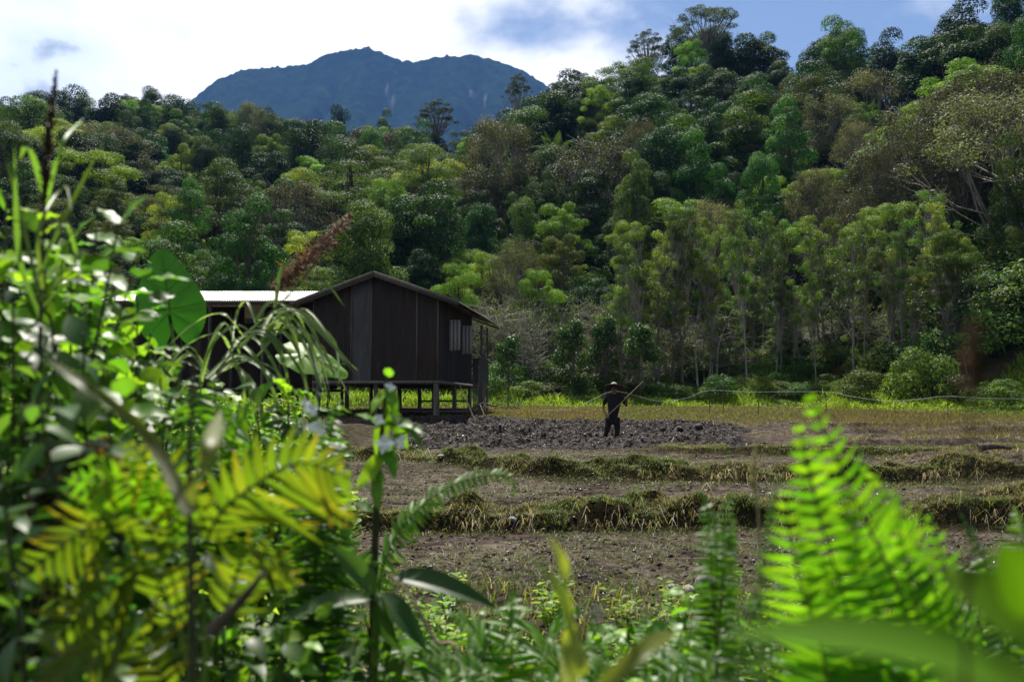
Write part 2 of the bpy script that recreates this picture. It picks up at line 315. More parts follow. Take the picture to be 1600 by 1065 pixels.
# far mountain: height field with a bumpy forest skin
def mountain():
    MD = 3000.0
    sx = [200, 270, 300, 330, 370, 420, 470, 500, 530, 570, 590, 620, 650, 690, 740, 790, 820, 850, 880, 930, 1000]
    sy = [240, 165, 145, 118, 103, 98, 95, 79, 71, 65, 72, 87, 89, 80, 79, 92, 105, 125, 150, 190, 240]
    us = np.linspace(150, 1050, 560); ts = np.linspace(0, 1.25, 150)
    top = np.interp(us, sx, sy); k = np.ones(9) / 9; top = np.convolve(np.pad(top, 4, mode='edge'), k, 'valid')
    U, Tt = np.meshgrid(us, ts); yy = MD - 1150 + 1150 * Tt; xx = (U - 800) / F * MD * (.75 + .25 * Tt)
    zt = CAMZ + MD * (630 - np.broadcast_to(top, U.shape)) / F
    prof = np.where(Tt <= 1, np.clip(Tt, 0, 1) ** .85, 1 - 1.6 * (Tt - 1))
    env = np.sin(math.pi * np.clip(Tt, 0, 1)) ** .8
    zz_ = zt * prof + env * 240 * (fbm(xx / 420 + 3, yy / 620, 3) - .44) - env * 80 * (1 - np.abs(2 * vn(xx / 150 + .35 * vn(xx / 90, yy / 90), yy / 900 + 5) - 1)) ** 3
    can = vn(xx / 8, yy / 8) * 7 + vn(xx / 20 + 7, yy / 20) * 5
    zz_ = zz_ + can * np.clip(Tt * 4, 0, 1)
    V = np.stack([xx, yy, zz_], -1).reshape(-1, 3); ny, nx = U.shape
    i, j = np.meshgrid(np.arange(ny - 1), np.arange(nx - 1), indexing='ij'); a = i * nx + j
    Fq = np.stack([a, a + 1, a + nx + 1, a + nx], -1).reshape(-1, 4)
    col = np.array([[.012, .026, .014]]) * (.55 + .9 * vn(xx / 16, yy / 16).reshape(-1, 1))
    for u_, v_ in ((610, 150), (735, 135), (600, 128), (758, 150)):
        pu = 800 + F * xx / yy; pv_ = 630 - F * (zz_ - CAMZ) / yy; sl = np.exp(-((pu - u_) / 3) ** 2 - ((pv_ - v_) / 10) ** 2) * (vn(xx / 7, yy / 25) > .45); col = col * (1 - sl.reshape(-1, 1)) + np.array([[.12, .12, .12]]) * sl.reshape(-1, 1)
    return fast_mesh('mountain', V, [Fq], col, True), MD
mm, MD = mountain()
M_MTN = foliage('mountain_forest', .0, 1, .0, 0)
mo = obj('mountain', mm, M_MTN); tag(mo, 'far forested mountain with two rounded summits', kind='structure')

# ------------------------------------------------------------------ trees: builders of one tree of each kind
def leaves(acc, cen, nrm, size, asp, cols, r):
    """many leaf-sized quads: diamond with a slight fold"""
    n = len(cen); nrm = nrm / (np.linalg.norm(nrm, axis=1, keepdims=True) + 1e-9)
    t = r.normal(size=(n, 3)); t -= nrm * (t * nrm).sum(1, keepdims=True); t /= np.linalg.norm(t, axis=1, keepdims=True) + 1e-9
    b = np.cross(nrm, t); s = np.broadcast_to(size, (n,))[:, None]
    V = np.stack([cen - t * s * .5, cen + b * s * asp * .5 + nrm * s * .08, cen + t * s * .5, cen - b * s * asp * .5 + nrm * s * .08], 1)
    acc.add(V.reshape(-1, 3), np.arange(4 * n).reshape(n, 4), np.repeat(cols, 4, 0))
def clump_crown(r, clusters, n, size, pal, up=.5, low=-.35, asp=.55, shell=.7, jitter=.45):
    acc = Acc(); cl = np.array(clusters, float)          # x y z rx rz
    wt = cl[:, 3] * (cl[:, 3] + cl[:, 4]); k = r.choice(len(cl), n, p=wt / wt.sum())
    d = r.normal(size=(n, 3)); d /= np.linalg.norm(d, axis=1, keepdims=True); d[:, 2] = np.where(d[:, 2] < low, -d[:, 2], d[:, 2])
    q = shell + (1 - shell) * r.random(n) ** .6; q *= 1 + .22 * (r.random(n) - .5)
    cen = cl[k, :3] + d * q[:, None] * np.stack([cl[k, 3], cl[k, 3], cl[k, 4]], 1)
    nr = d * 1.0 + np.array([0, 0, up * .6]) + r.normal(size=(n, 3)) * jitter
    p = np.array(pal, float); f = np.clip(r.random(n) * .45 + r.random(len(cl))[k] * .6 - .02, 0, .999) * (len(p) - 1)
    i = f.astype(int); f = (f - i)[:, None]; col = (p[i] * (1 - f) + p[np.minimum(i + 1, len(p) - 1)] * f) * (.88 + .24 * r.random((n, 1)))
    leaves(acc, cen, nr, size * (.7 + .6 * r.random(n)), asp, col, r); return acc
def limbs(r, H, base_r, tips, fork, sides=5, wob=.25, fr=.4, twigs=0, tw=.8):
    acc = Acc(); top = H; n = 7
    tp = np.stack([np.cumsum(r.normal(size=n) * wob * .4) * np.linspace(0, 1, n), np.cumsum(r.normal(size=n) * wob * .4) * np.linspace(0, 1, n), np.linspace(-.5, top, n)], 1)
    acc.tube(tp, np.linspace(base_r * 1.15, base_r * .35, n), sides + 1)
    for t in tips:
        f = np.clip(fork + (r.random() - .3) * (1 - fork) * .7, .1, .97); z0 = f * top; p0 = np.array([np.interp(z0, tp[:, 2], tp[:, i]) for i in range(3)])
        t = np.array(t[:3]); mid = (p0 + t) / 2 + np.array([0, 0, -.08 * np.linalg.norm(t - p0)]) + r.normal(size=3) * .25
        acc.tube(curve([p0, mid, t], 5), np.linspace(base_r * fr, base_r * .08, 5), 4)
        for q in range(twigs):
            e = t + r.normal(size=3) * tw + np.array([0, 0, .3 * tw]); st = mid * .5 + t * .5 if q % 2 else t
            acc.tube([st, (st + e) / 2 + r.normal(size=3) * .1 * tw, e], [base_r * .1 + .008, base_r * .06 + .006, .006], 3, cap=False)
    return acc
def dome(r, n, cx, w_, h0, h1, rr, flat=.75, power=.5):
    """cluster centres on a dome, w_ half width"""
    out = []
    for i in range(n):
        a = i * 2.4 + r.random() * .6; q = math.sqrt((i + .5) / n); z = h0 + (h1 - h0) * (1 - q ** 2) ** power * (.85 + .15 * r.random())
        s = rr * (.5 + .9 * r.random()); out.append((q * w_ * math.cos(a) * (.75 + .5 * r.random()) + r.normal() * .25 * rr, q * w_ * math.sin(a) * (.75 + .5 * r.random()) + r.normal() * .25 * rr, z + r.normal() * .45 * rr, s, s * flat))
    return out
DARK = [(.008, .021, .009), (.016, .04, .013), (.032, .068, .018)]
MID = [(.016, .04, .011), (.032, .072, .016), (.065, .12, .023)]
BRIGHT = [(.05, .1, .014), (.11, .18, .022), (.2, .28, .035)]
OLIVE = [(.028, .045, .013), (.05, .075, .02), (.085, .11, .03)]
BROWN = [(.036, .042, .022), (.062, .068, .036), (.1, .102, .058)]
def k_round(r):   # round dense crown
    H = 14; c = dome(r, 24, 0, 3.5, 5, 12.4, 1.35) + [(0, 0, 8, 2.6, 2.6)]
    return H, 9.2, limbs(r, 11, .3, c[:9], .35), clump_crown(r, c, 21000, .205, DARK, .5, jitter=.5), M_CROWN
def k_lumpy(r):   # tall billowing crown of many lobes, reaching low
    H = 15; c = dome(r, 20, 0, 3.2, 4, 13.5, 1.25, .8) + dome(r, 16, 0, 4.1, 2.5, 8.5, 1.15, .8)
    return H, 9.4, limbs(r, 12, .32, c[:9], .3), clump_crown(r, c, 25000, .185, MID, .6, shell=.72, jitter=.45), M_CROWN
def k_column(r):  # narrow column hung with creepers
    H = 15; c = [(r.normal() * .5, r.normal() * .5, z, 1.9 - .05 * abs(z - 8), 1.3) for z in np.linspace(2.2, 13.6, 13)]
    return H, 4.6, limbs(r, 13, .3, c[3:8], .3), clump_crown(r, c, 15000, .2, DARK, .2, low=-.8), M_CROWN
def k_tier(r):    # fine feathery leaves in flat layers on spreading limbs
    H = 15; c = []
    for i in range(34):
        a = i * 2.4; q = math.sqrt(r.random()); z = 6 + 8.2 * (1 - .75 * q * q) * (.55 + .45 * r.random()); c.append((5 * q * math.cos(a), 5 * q * math.sin(a), z, 1.5 + .6 * r.random(), .28))
    return H, 11.5, limbs(r, 13.5, .3, c, .4, wob=.35, twigs=2), clump_crown(r, c, 18000, .17, OLIVE, .9, low=-1, asp=.4, shell=.2, jitter=.35), M_CROWN
def k_fluffy(r):  # light yellow-green, soft, feathery
    H = 13; c = dome(r, 30, 0, 3.6, 4.2, 12, 1.05, .6)
    return H, 8.8, limbs(r, 11, .2, c, .3, wob=.4, twigs=2), clump_crown(r, c, 17000, .175, BRIGHT, .8, shell=.4, asp=.4), M_CROWN
def k_sparse(r):  # thin grey-brown crown with limbs showing through
    H = 15; c = dome(r, 40, 0, 4.6, 4.5, 13.6, 1.15, .8)
    return H, 11, limbs(r, 13, .28, c, .25, wob=.4, fr=.35, twigs=7, tw=.9), clump_crown(r, c, 12500, .18, BROWN + [(.09, .11, .035)], .4, low=-1, shell=.3), M_CROWN
def k_slender(r): # straight thin stem with a high loose crown
    H = 13; c = [(r.normal() * .95, r.normal() * .95, z + r.normal() * .3, .35 + .5 * r.random(), .3 + .2 * r.random()) for z in np.linspace(6.8 + 1.4 * r.random(), 12.5, 26)] + [(r.normal() * .6, r.normal() * .6, z, .4, .25) for z in (3.5, 4.5, 5.6, 6.6)]
    return H, 4.4, limbs(r, 12.2, .12, c, .45, wob=.35, twigs=6, tw=.6), clump_crown(r, c, 5200, .18, [(.06, .1, .018), (.11, .17, .025), (.17, .24, .035)], .8, low=-1, shell=.3, asp=.45), M_CROWN
def k_twig(r):    # bare twiggy stems, few dull leaves
    H = 9; acc = Acc(); tips = []
    for s in range(6):
        b0 = np.array([r.normal() * .8, r.normal() * .8, -.3]); t = b0 + np.array([r.normal() * 1.0, r.normal() * 1.0, 6.3 + 2.5 * r.random()])
        pth = curve([b0, (b0 + t) / 2 + r.normal(size=3) * .4, t], 7); acc.tube(pth, np.linspace(.09, .025, 7), 4)
        for q in range(20):
            f = .2 + .7 * r.random(); p0 = np.array([np.interp(f * 6, range(7), pth[:, i]) for i in range(3)]); e = p0 + np.array([r.normal() * .9, r.normal() * .9, .9 * r.random() + .1])
            acc.tube(curve([p0, (p0 + e) / 2 + r.normal(size=3) * .12, e], 4), np.linspace(.035, .012, 4), 3, cap=False); tips.append((*e, .5, .35))
            for z in range(3):
                e2 = e + r.normal(size=3) * .5 + np.array([0, 0, .15]); acc.tube([p0 * .4 + e * .6, e2], [.018, .008], 3, cap=False)
    return H, 5, acc, clump_crown(r, tips, 2200, .15, [(.04, .06, .02), (.07, .1, .028), (.1, .14, .03)], .4, low=-1, shell=.2), M_CROWN
def k_glossy(r):  # small tree with large glossy leaves
    H = 5.2; c = dome(r, 16, 0, 1.0, 1.7, 4.5, .55, .85)
    return H, 3.0, limbs(r, 4.4, .07, c, .3), clump_crown(r, c, 2400, .22, [(.02, .05, .014), (.04, .085, .02), (.08, .13, .03)], .5, low=-.8, shell=.5, asp=.5), M_GLOSS
def k_umbrella(r):  # tall forest giant, see-through dome on fanned limbs
    H = 24; c = dome(r, 46, 0, 5.6, 16.5, 22.8, 1.0, .5, .55)
    return H, 12.4, limbs(r, 17.5, .42, c, .82, sides=6, wob=.3, fr=.34, twigs=3, tw=.7), clump_crown(r, c, 15000, .18, [(.02, .035, .016), (.035, .055, .022), (.05, .07, .03)], .7, low=-.3, shell=.5), M_CROWN
def k_bush(r):    # broad low shrub
    H = 3; c = dome(r, 13, 0, 1.5, .7, 2.4, .75, .8) + [(0, 0, .9, 1.2, .9)]
    return H, 4.2, limbs(r, 1.8, .05, c, .2), clump_crown(r, c, 3600, .19, [(.03, .065, .014), (.06, .11, .02), (.11, .17, .028)], .5, low=-.5, shell=.55, asp=.45), M_CROWN
def k_palm(r):
    H = 13; tr = Acc(); tr.tube(curve([(0, 0, -.5), (.2, .1, 5), (0, 0, 10)], 8), np.linspace(.17, .11, 8), 7); acc = Acc()
    for i in range(15):
        a = i * 2.4; el = .2 + 1.1 * (i / 15); Lf = 3.6; d = np.array([math.cos(a) * math.cos(el), math.sin(a) * math.cos(el), math.sin(el)])
        pth = curve([(0, 0, 10), np.array([0, 0, 10]) + d * Lf * .5 + [0, 0, .2], np.array([0, 0, 10]) + d * Lf + [0, 0, -1.5 + .9 * el]], 9); acc.tube(pth, np.linspace(.05, .012, 9), 3, (.1, .13, .03))
        for f in np.linspace(.12, 1, 26):
            p0 = np.array([np.interp(f * 8, range(9), pth[:, q]) for q in range(3)]); sdv = np.cross(d, [0, 0, 1]); sdv /= np.linalg.norm(sdv)
            for s in (-1, 1):
                e = p0 + sdv * s * .55 * math.sin(math.pi * (.15 + .8 * f)) + d * .25 + np.array([0, 0, -.28]); acc.add([p0 - d * .05, e, p0 + d * .06], [(0, 1, 2)], np.array([.04, .085, .02]) * (.7 + .6 * r.random()))
    return H, 7, tr, acc, M_CROWN
KINDS = {'round': (k_round, 3), 'lumpy': (k_lumpy, 3), 'column': (k_column, 2), 'tier': (k_tier, 3), 'fluffy': (k_fluffy, 3), 'sparse': (k_sparse, 2), 'slender': (k_slender, 6), 'twig': (k_twig, 3), 'glossy': (k_glossy, 3), 'umbrella': (k_umbrella, 1), 'bush': (k_bush, 3), 'palm': (k_palm, 1)}
NAMES = {'round': 'broadleaf_tree', 'lumpy': 'creeper_clad_tree', 'column': 'columnar_tree', 'tier': 'feathery_tree', 'fluffy': 'light_green_tree', 'sparse': 'thin_crowned_tree', 'slender': 'slender_tree', 'twig': 'bare_twiggy_tree', 'glossy': 'young_tree', 'umbrella': 'giant_tree', 'bush': 'bush', 'palm': 'palm_tree'}
LOOK = {'round': 'dark green round-crowned tree', 'lumpy': 'mid green billowing tree', 'column': 'narrow dark columnar tree', 'tier': 'olive layered feathery tree', 'fluffy': 'light yellow-green fluffy tree', 'sparse': 'grey-brown thin-leaved tree', 'slender': 'slender tree with high loose crown', 'twig': 'bare grey twiggy tree', 'glossy': 'small glossy-leaved tree', 'bush': 'leafy green bush'}
PROTO = {}
for kind, (fn, nv) in KINDS.items():
    PROTO[kind] = []
    for v in range(nv):
        r = np.random.default_rng(100 + 7 * v + len(kind) * 13); H, W, tr, cr, mat = fn(r)
        tm = tr.mesh(kind + '_trunk', True); tm.materials.append(M_PALE if kind in ('slender', 'twig', 'sparse', 'umbrella') else M_TRUNK)
        cmh = cr.mesh(kind + '_crown'); cmh.materials.append(mat); PROTO[kind].append((H, W, tm, cmh))

# ------------------------------------------------------------------ trees: where they stand
TREES = []      # kind, x, y, height, width factor, special label
def hero(kind, px, top, d, wpx=None, label=None):
    p = P(px, 600, d); z = T1(p.x, d); h = P(px, top, d).z - z
    H, W = PROTO[kind][0][:2]; wf = 1.0
    if wpx: wf = (wpx * d / F) / (W * h / H)
    TREES.append([kind, p.x, d, h, min(max(wf, .45), 1.9), label])
hero('umbrella', 1110, 6, 166, 128, 'tallest tree on the skyline with a see-through umbrella crown')
hero('lumpy', 1302, 54, 152, 82, 'round-topped tree standing alone against blue sky on the right ridge')
hero('umbrella', 810, 111, 190, 52, 'tall narrow tree rising in front of the right end of the blue mountain')
hero('umbrella', 905, 108, 178, 70, 'flat-topped tree on the skyline just right of the mountain')
hero('umbrella', 1015, 44, 172, 70, 'flat-topped tree on the skyline left of the tallest tree')
hero('umbrella', 680, 152, 196, 74, 'spreading dark tree silhouetted below the middle of the blue mountain')
hero('umbrella', 500, 168, 252, 60, None); TREES.pop()
hero('umbrella', 190, 146, 282, 60, 'flat-topped tree on the left skyline below white cloud')
hero('umbrella', 238, 156, 284, 50, 'flat-topped tree on the left skyline nearest the mountain')
hero('sparse', 782, 163, 122, 165, 'large grey-brown tree with a thin domed crown behind the hut')
hero('tier', 330, 262, 98, 210, 'wide olive feathery tree behind the bright tin shed roof')
hero('sparse', 452, 268, 104, 170, 'wide greyish thin-leaved tree left of the hut gable')
hero('tier', 668, 205, 104, 128, 'tall dark tree on a thick bare trunk right behind the hut ridge')
hero('column', 372, 188, 150, 50, 'dark column of creepers standing out on the sunny left hill')
hero('column', 322, 202, 158, 50, 'black columnar tree left of the darkest column on the left hill')
hero('column', 462, 198, 160, 46, 'dark columnar tree in bright foliage above the hut gable')
hero('column', 513, 214, 150, 46, 'dark columnar tree above and left of the hut ridge')
hero('fluffy', 345, 172, 205, 80, 'bright yellow-green tree behind the dark column on the left hill')
hero('fluffy', 585, 188, 190, 76, 'bright green tree at the foot of the blue mountain')
hero('lumpy', 1060, 205, 118, 120, 'big creeper-clad round tree in the middle of the right hill')
hero('lumpy', 1000, 98, 152, 140, 'large billowing tree below the tallest tree')
hero('lumpy', 925, 262, 104, 150, 'dark green billowing tree above the farmer')
hero('round', 1140, 168, 128, 70, 'dark egg-shaped tree right of the creeper-clad round tree')
hero('palm', 868, 205, 128, 100, 'palm with arching fronds between the grey-brown tree and right hill')
hero('round', 1230, 195, 118, 110, 'deep green rounded tree in shadow on the right hill')
hero('glossy', 893, 486, 63, 58, 'young dark glossy-leaved tree left of the farmer at the field edge')
hero('glossy', 946, 480, 64.5, 54, 'young blue-green glossy tree straight behind the farmer')
hero('glossy', 1002, 488, 62.5, 66, 'young greyish tree just right of the farmer at the field edge')
hero('glossy', 793, 514, 57, 46, 'small bright green tree right beside the hut porch')
hero('glossy', 1125, 300, 92, 110, None); TREES.pop()
hero('slender', 1065, 312, 72, 84, 'tallest slender tree with pale green crown right of the farmer')
hero('fluffy', 1495, 340, 62, 110, 'bright green tufted tree at the right edge of the clearing')
hero('fluffy', 1210, 265, 96, 100, 'light green feathery tree above the slender trunks')
hero('bush', 1422, 533, 56, 112, 'largest bush along the right field edge')
hero('bush', 1500, 585, 54, 80, 'low bush right of the largest bush')
hero('bush', 1560, 590, 50, 90, 'low bush at the right end of the field edge')
hero('bush', 1345, 578, 56, 80, 'low bush left of the largest bush')
hero('bush', 1120, 580, 61, 80, 'bush at the field edge behind the white cord left post')
for i, px in enumerate((770, 825, 862, 910, 985, 1050, 1190, 1250, 1300)):
    hero('bush', px, 585 + 8 * (i % 3), 63 - .5 * (i % 4), 60 + 8 * (i % 3))
for i in range(38):
    px = 960 + 14.5 * i + rng.normal() * 9; hero('slender', px, 315 + rng.random() * 140 - max(0, (i - 18)) * 1.4, 65.5 + rng.random() * 11 - max(0, i - 18) * .36, 40 + rng.random() * 34)
for i in range(22):
    px = (735 + 20 * i if i < 13 else 1000 + 62 * (i - 13)) + rng.normal() * 14; hero('twig', px, (425 if px < 960 else 455) + rng.random() * 70, 66.5 + rng.random() * 7 - max(0, px - 1250) / 40, 80 + rng.random() * 40)
for px, top, d, wp in ((838, 405, 74, 90), (880, 350, 80, 90), (985, 330, 84, 90), (760, 378, 80, 100), (715, 392, 74, 90), (1140, 330, 80, 80), (1350, 340, 76, 100), (1290, 250, 96, 110), (1400, 190, 100, 110), (1460, 150, 100, 120), (1350, 150, 116, 100), (1560, 200, 84, 150), (1240, 330, 78, 80)):
    hero('fluffy', px, top, d, wp)
nhero = len(TREES)
# fill the slopes: jittered rows, denser near, bigger trees high up
zone = np.random.default_rng(21)
def weights(u, y, s):
    if u > 1230 and s < .85: return (('fluffy', .14), ('tier', .2), ('sparse', .26), ('lumpy', .18), ('round', .22))
    if u > 820: return (('round', .52), ('lumpy', .28), ('column', .08), ('sparse', .07), ('fluffy', .05)) if s > .22 else (('fluffy', .4), ('lumpy', .3), ('sparse', .2), ('round', .1))  # mostly dark crowns higher up, standing in for shadow over this hill
    if s > .45: return (('fluffy', .3), ('lumpy', .34), ('round', .18), ('column', .09), ('tier', .06), ('sparse', .03))
    return (('lumpy', .34), ('round', .28), ('tier', .13), ('sparse', .05), ('fluffy', .2))
hx = np.array([[t[1], t[2], t[3] * .22] for t in TREES])
yy = 70.0
while yy < 330:
    stepx = 4.6 + yy * .009; xx = -.62 * yy
    while xx < .62 * yy:
        x0 = xx + zone.normal() * 1.2; y0 = yy + zone.normal() * 1.4; xx += stepx
        u = 800 + F * x0 / y0; r0 = np.interp(u, UT, R0); r1 = np.interp(u, UT, R1); s = (y0 - r0) / (r1 - r0)
        if s < .03 or s > 1.08 or (940 < u < 1480 and y0 < 86 and zone.random() < .75): continue
        if np.any((hx[:, 0] - x0) ** 2 + (hx[:, 1] - y0) ** 2 < np.minimum(hx[:, 2], 3.0) ** 2): continue
        ks, ws = zip(*weights(u, y0, s)); kd = ks[zone.choice(len(ks), p=np.array(ws) / sum(ws))]
        h = PROTO[kd][0][0] * (.5 + .8 * zone.random() ** 1.4) * (.78 + .25 * min(s * 2, 1))
        TREES.append([kd, x0, y0, h, .62 + .75 * zone.random() ** 1.3, None])
    yy += 4.0 + yy * .009
# which of them show: paint crowns front to back on a coarse picture grid
GW, GH = 800, 533; own = np.full((GH, GW), -1, int)
vis = np.zeros(len(TREES)); pos = np.zeros((len(TREES), 3))
for i in sorted(range(len(TREES)), key=lambda q: TREES[q][2]):
    kd, x0, y0, h, wf, lb = TREES[i]; z = T1(x0, y0); pos[i] = (x0, y0, z); H, W = PROTO[kd][0][:2]
    lo = {'round': .35, 'lumpy': .15, 'umbrella': .62, 'tier': .38, 'slender': .5, 'glossy': .25}.get(kd, .2)
    u0, v1 = project(x0, y0, z + h * lo); u0, v0 = project(x0, y0, z + h); hw = .5 * W * h / H * wf * F / y0
    a, b = int(max(0, (u0 - hw) / 2)), int(min(GW, (u0 + hw) / 2 + 1)); c0, c1 = int(max(0, v0 / 2)), int(min(GH, v1 / 2 + 1))
    if b <= a or c1 <= c0: continue
    jj, ii = np.meshgrid(np.arange(a, b), np.arange(c0, c1)); e = ((jj * 2 - u0) / hw) ** 2 + ((ii * 2 - (v0 + v1) / 2) / ((v1 - v0) / 2 + 1)) ** 2 < 1
    sub = own[c0:c1, a:b]; new = e & (sub < 0); vis[i] = new.sum() * (1 if h > 0 else 0); sub[e & (sub < 0)] = i
order = sorted(range(nhero, len(TREES)), key=lambda q: -vis[q]); single = set(range(nhero)) | set(order[:292 - nhero])
rest = [i for i in order[292 - nhero:] if -.56 < pos[i][0] / pos[i][1] < .56]
def zone_of(u, y, v):
    if u < 470: return 'left hill' if y > 150 else 'slope behind the tin shed'
    if u < 840: return 'slope below the mountain' if y > 120 else 'slope behind the hut'
    if u < 1240: return 'upper right hill' if y > 105 else 'lower slope behind the farmer'
    return 'upper far-right slope' if y > 95 else 'lower far-right slope'
ORD = ['leftmost', 'second', 'third', 'fourth', 'fifth', 'sixth', 'seventh', 'eighth', 'ninth', 'tenth', 'eleventh', 'twelfth', 'thirteenth', 'fourteenth', 'fifteenth', 'sixteenth', 'seventeenth', 'eighteenth', 'nineteenth', 'twentieth'] + ['twenty-' + s for s in ('first', 'second', 'third', 'fourth', 'fifth', 'sixth', 'seventh', 'eighth', 'ninth')] + ['thirtieth'] + ['thirty-' + s for s in ('first', 'second', 'third', 'fourth', 'fifth', 'sixth', 'seventh', 'eighth', 'ninth')] + ['fortieth']
bucket = {}
for i in single:
    kd, x0, y0, h, wf, lb = TREES[i]
    if lb: continue
    u, v = project(*pos[i]); zn = 'edge of the field' if kd in ('bush', 'slender', 'twig', 'glossy') and y0 < 80 else zone_of(u, y0, v); bucket.setdefault((kd, zn), []).append((u, i))
for (kd, zn), lst in bucket.items():
    lst.sort()
    for q, (u, i) in enumerate(lst):
        TREES[i][5] = (LOOK[kd] + ' on the ' + zn) if len(lst) == 1 else (LOOK[kd] + (', leftmost' if q == 0 else ', rightmost' if q == len(lst) - 1 else ', ' + ORD[min(q, 39)] + ' from left') + ' on the ' + zn).replace('on the edge', 'at the edge')
rt = np.random.default_rng(3)
for i in sorted(single):
    kd, x0, y0, h, wf, lb = TREES[i]; H, W, tm, cmh = PROTO[kd][rt.integers(len(PROTO[kd]))]; s = h / H
    e = empty(NAMES[kd], tuple(pos[i]), rt.random() * 6.28, (s * wf, s * wf, s)); obj('trunk', tm, None, e); obj('crown', cmh, None, e)
    if kd in ('slender', 'twig', 'sparse'): e.rotation_euler = (rt.normal() * .055, rt.normal() * .055, e.rotation_euler.z)
    tag(e, lb, 'bush' if kd == 'bush' else 'tree', 'bushes along the field edge' if kd == 'bush' else 'trees of the forest around the field')
# the smaller, farther trees of the wood as one mass: instances on points
def instance_mass(name, label, items, protos, cat=None):
    """items: (x,y,z, rot, sx, sz, index into protos) ; protos: list of mesh objects"""
    it = np.array(items, float); me = bpy.data.meshes.new(name); me.vertices.add(len(it)); me.vertices.foreach_set('co', it[:, :3].astype(np.float32).ravel())
    for nm, tp, dat in (('rot', 'FLOAT_VECTOR', np.stack([0 * it[:, 3], 0 * it[:, 3], it[:, 3]], 1)), ('scl', 'FLOAT_VECTOR', it[:, [4, 4, 5]])):
        a = me.attributes.new(nm, tp, 'POINT'); a.data.foreach_set('vector', dat.astype(np.float32).ravel())
    a = me.attributes.new('idx', 'INT', 'POINT'); a.data.foreach_set('value', it[:, 6].astype(np.int32))
    o = bpy.data.objects.new(name, me); COL.objects.link(o)
    ng = bpy.data.node_groups.new(name, 'GeometryNodeTree'); ng.interface.new_socket('Geometry', in_out='INPUT', socket_type='NodeSocketGeometry'); ng.interface.new_socket('Geometry', in_out='OUTPUT', socket_type='NodeSocketGeometry')
    n = ng.nodes; l = ng.links; gi = n.new('NodeGroupInput'); gout = n.new('NodeGroupOutput')
    g2i = n.new('GeometryNodeGeometryToInstance')
    for po in reversed(protos):
        oi = n.new('GeometryNodeObjectInfo'); oi.inputs[0].default_value = po; oi.transform_space = 'ORIGINAL'; l.new(oi.outputs['Geometry'], g2i.inputs[0])
    ip = n.new('GeometryNodeInstanceOnPoints'); l.new(gi.outputs[0], ip.inputs['Points']); l.new(g2i.outputs[0], ip.inputs['Instance']); ip.inputs['Pick Instance'].default_value = True
    def attr(nm, tp):
        q = n.new('GeometryNodeInputNamedAttribute'); q.data_type = tp; q.inputs[0].default_value = nm; return q.outputs[0]
    l.new(attr('idx', 'INT'), ip.inputs['Instance Index']); l.new(attr('rot', 'FLOAT_VECTOR'), ip.inputs['Rotation']); l.new(attr('scl', 'FLOAT_VECTOR'), ip.inputs['Scale'])
    l.new(ip.outputs[0], gout.inputs[0]); md = o.modifiers.new('scatter', 'NODES'); md.node_group = ng
    return tag(o, label, cat, kind='stuff')
mass_kinds = ['round', 'lumpy', 'column', 'tier', 'fluffy', 'sparse', 'twig']; mk = {}; plist = []
for o in list(COL.objects):
    if o.name.startswith('crown') and o.data.name not in mk and o.data.name.split('_')[0] in mass_kinds: mk[o.data.name] = len(plist); plist.append(o)
byk = {}
for nme, ix in mk.items(): byk.setdefault(nme.split('_')[0], []).append(ix)
items = []
for i in rest:
    kd, x0, y0, h, wf, lb = TREES[i]
    if kd not in byk: continue
    s = h / PROTO[kd][0][0]; items.append((*pos[i], rt.random() * 6.28, s * wf, s, byk[kd][rt.integers(len(byk[kd]))]))
instance_mass('far_forest', 'mass of smaller trees filling the forested slopes', items, plist)
print('trees', len(TREES), 'single', len(single), 'mass', len(items))
#PART2
# ------------------------------------------------------------------ grass, stubble and undergrowth (uncountable)
def blades(name, label, pts, h, wd, cols, lean=.5, droop=.3, r=rng, ldir=None, cat=None):
    n = len(pts); a = r.random(n) * 6.283; d = np.stack([np.cos(a), np.sin(a), 0 * a], 1)
    if ldir is not None: d = d * .5 + np.array(ldir); d /= np.linalg.norm(d, axis=1, keepdims=True) + 1e-9
    ln = (lean * (.3 + r.random(n)))[:, None]; h = np.broadcast_to(h, (n,))[:, None]; up = np.array([0, 0, 1.])
    f = r.random(n) * 6.283; s = np.stack([np.cos(f), np.sin(f), 0 * f], 1) * np.broadcast_to(wd, (n,))[:, None] * .5
    p1 = pts + up * h * .55 + d * ln * h * .35; p2 = pts + up * h * (1 - droop * ln) + d * ln * h
    V = np.stack([pts - s, pts + s, p1 + s * .8, p1 - s * .8, p2], 1).reshape(-1, 3); b = np.arange(n)[:, None] * 5
    me = fast_mesh(name, V, [b + np.array([[0, 1, 2, 3]]), b + np.array([[3, 2, 4]])], np.repeat(cols, 5, 0)); o = obj(name, me, M_GRASS)
    return tag(o, label, cat, kind='stuff')
def pick(pal, n, r=rng, j=.3):
    p = np.array(pal, float); return p[r.integers(len(p), size=n)] * (1 - j + 2 * j * r.random((n, 1)))
GREEN = [(.05, .085, .015), (.075, .115, .02), (.045, .065, .015)]; STRAW = [(.26, .21, .13), (.17, .13, .08), (.1, .078, .05)]; YEL = [(.12, .11, .03), (.09, .095, .024)]
def on(x, y, dz=-.015): return np.stack([x, y, T(x, y) + dz], 1)
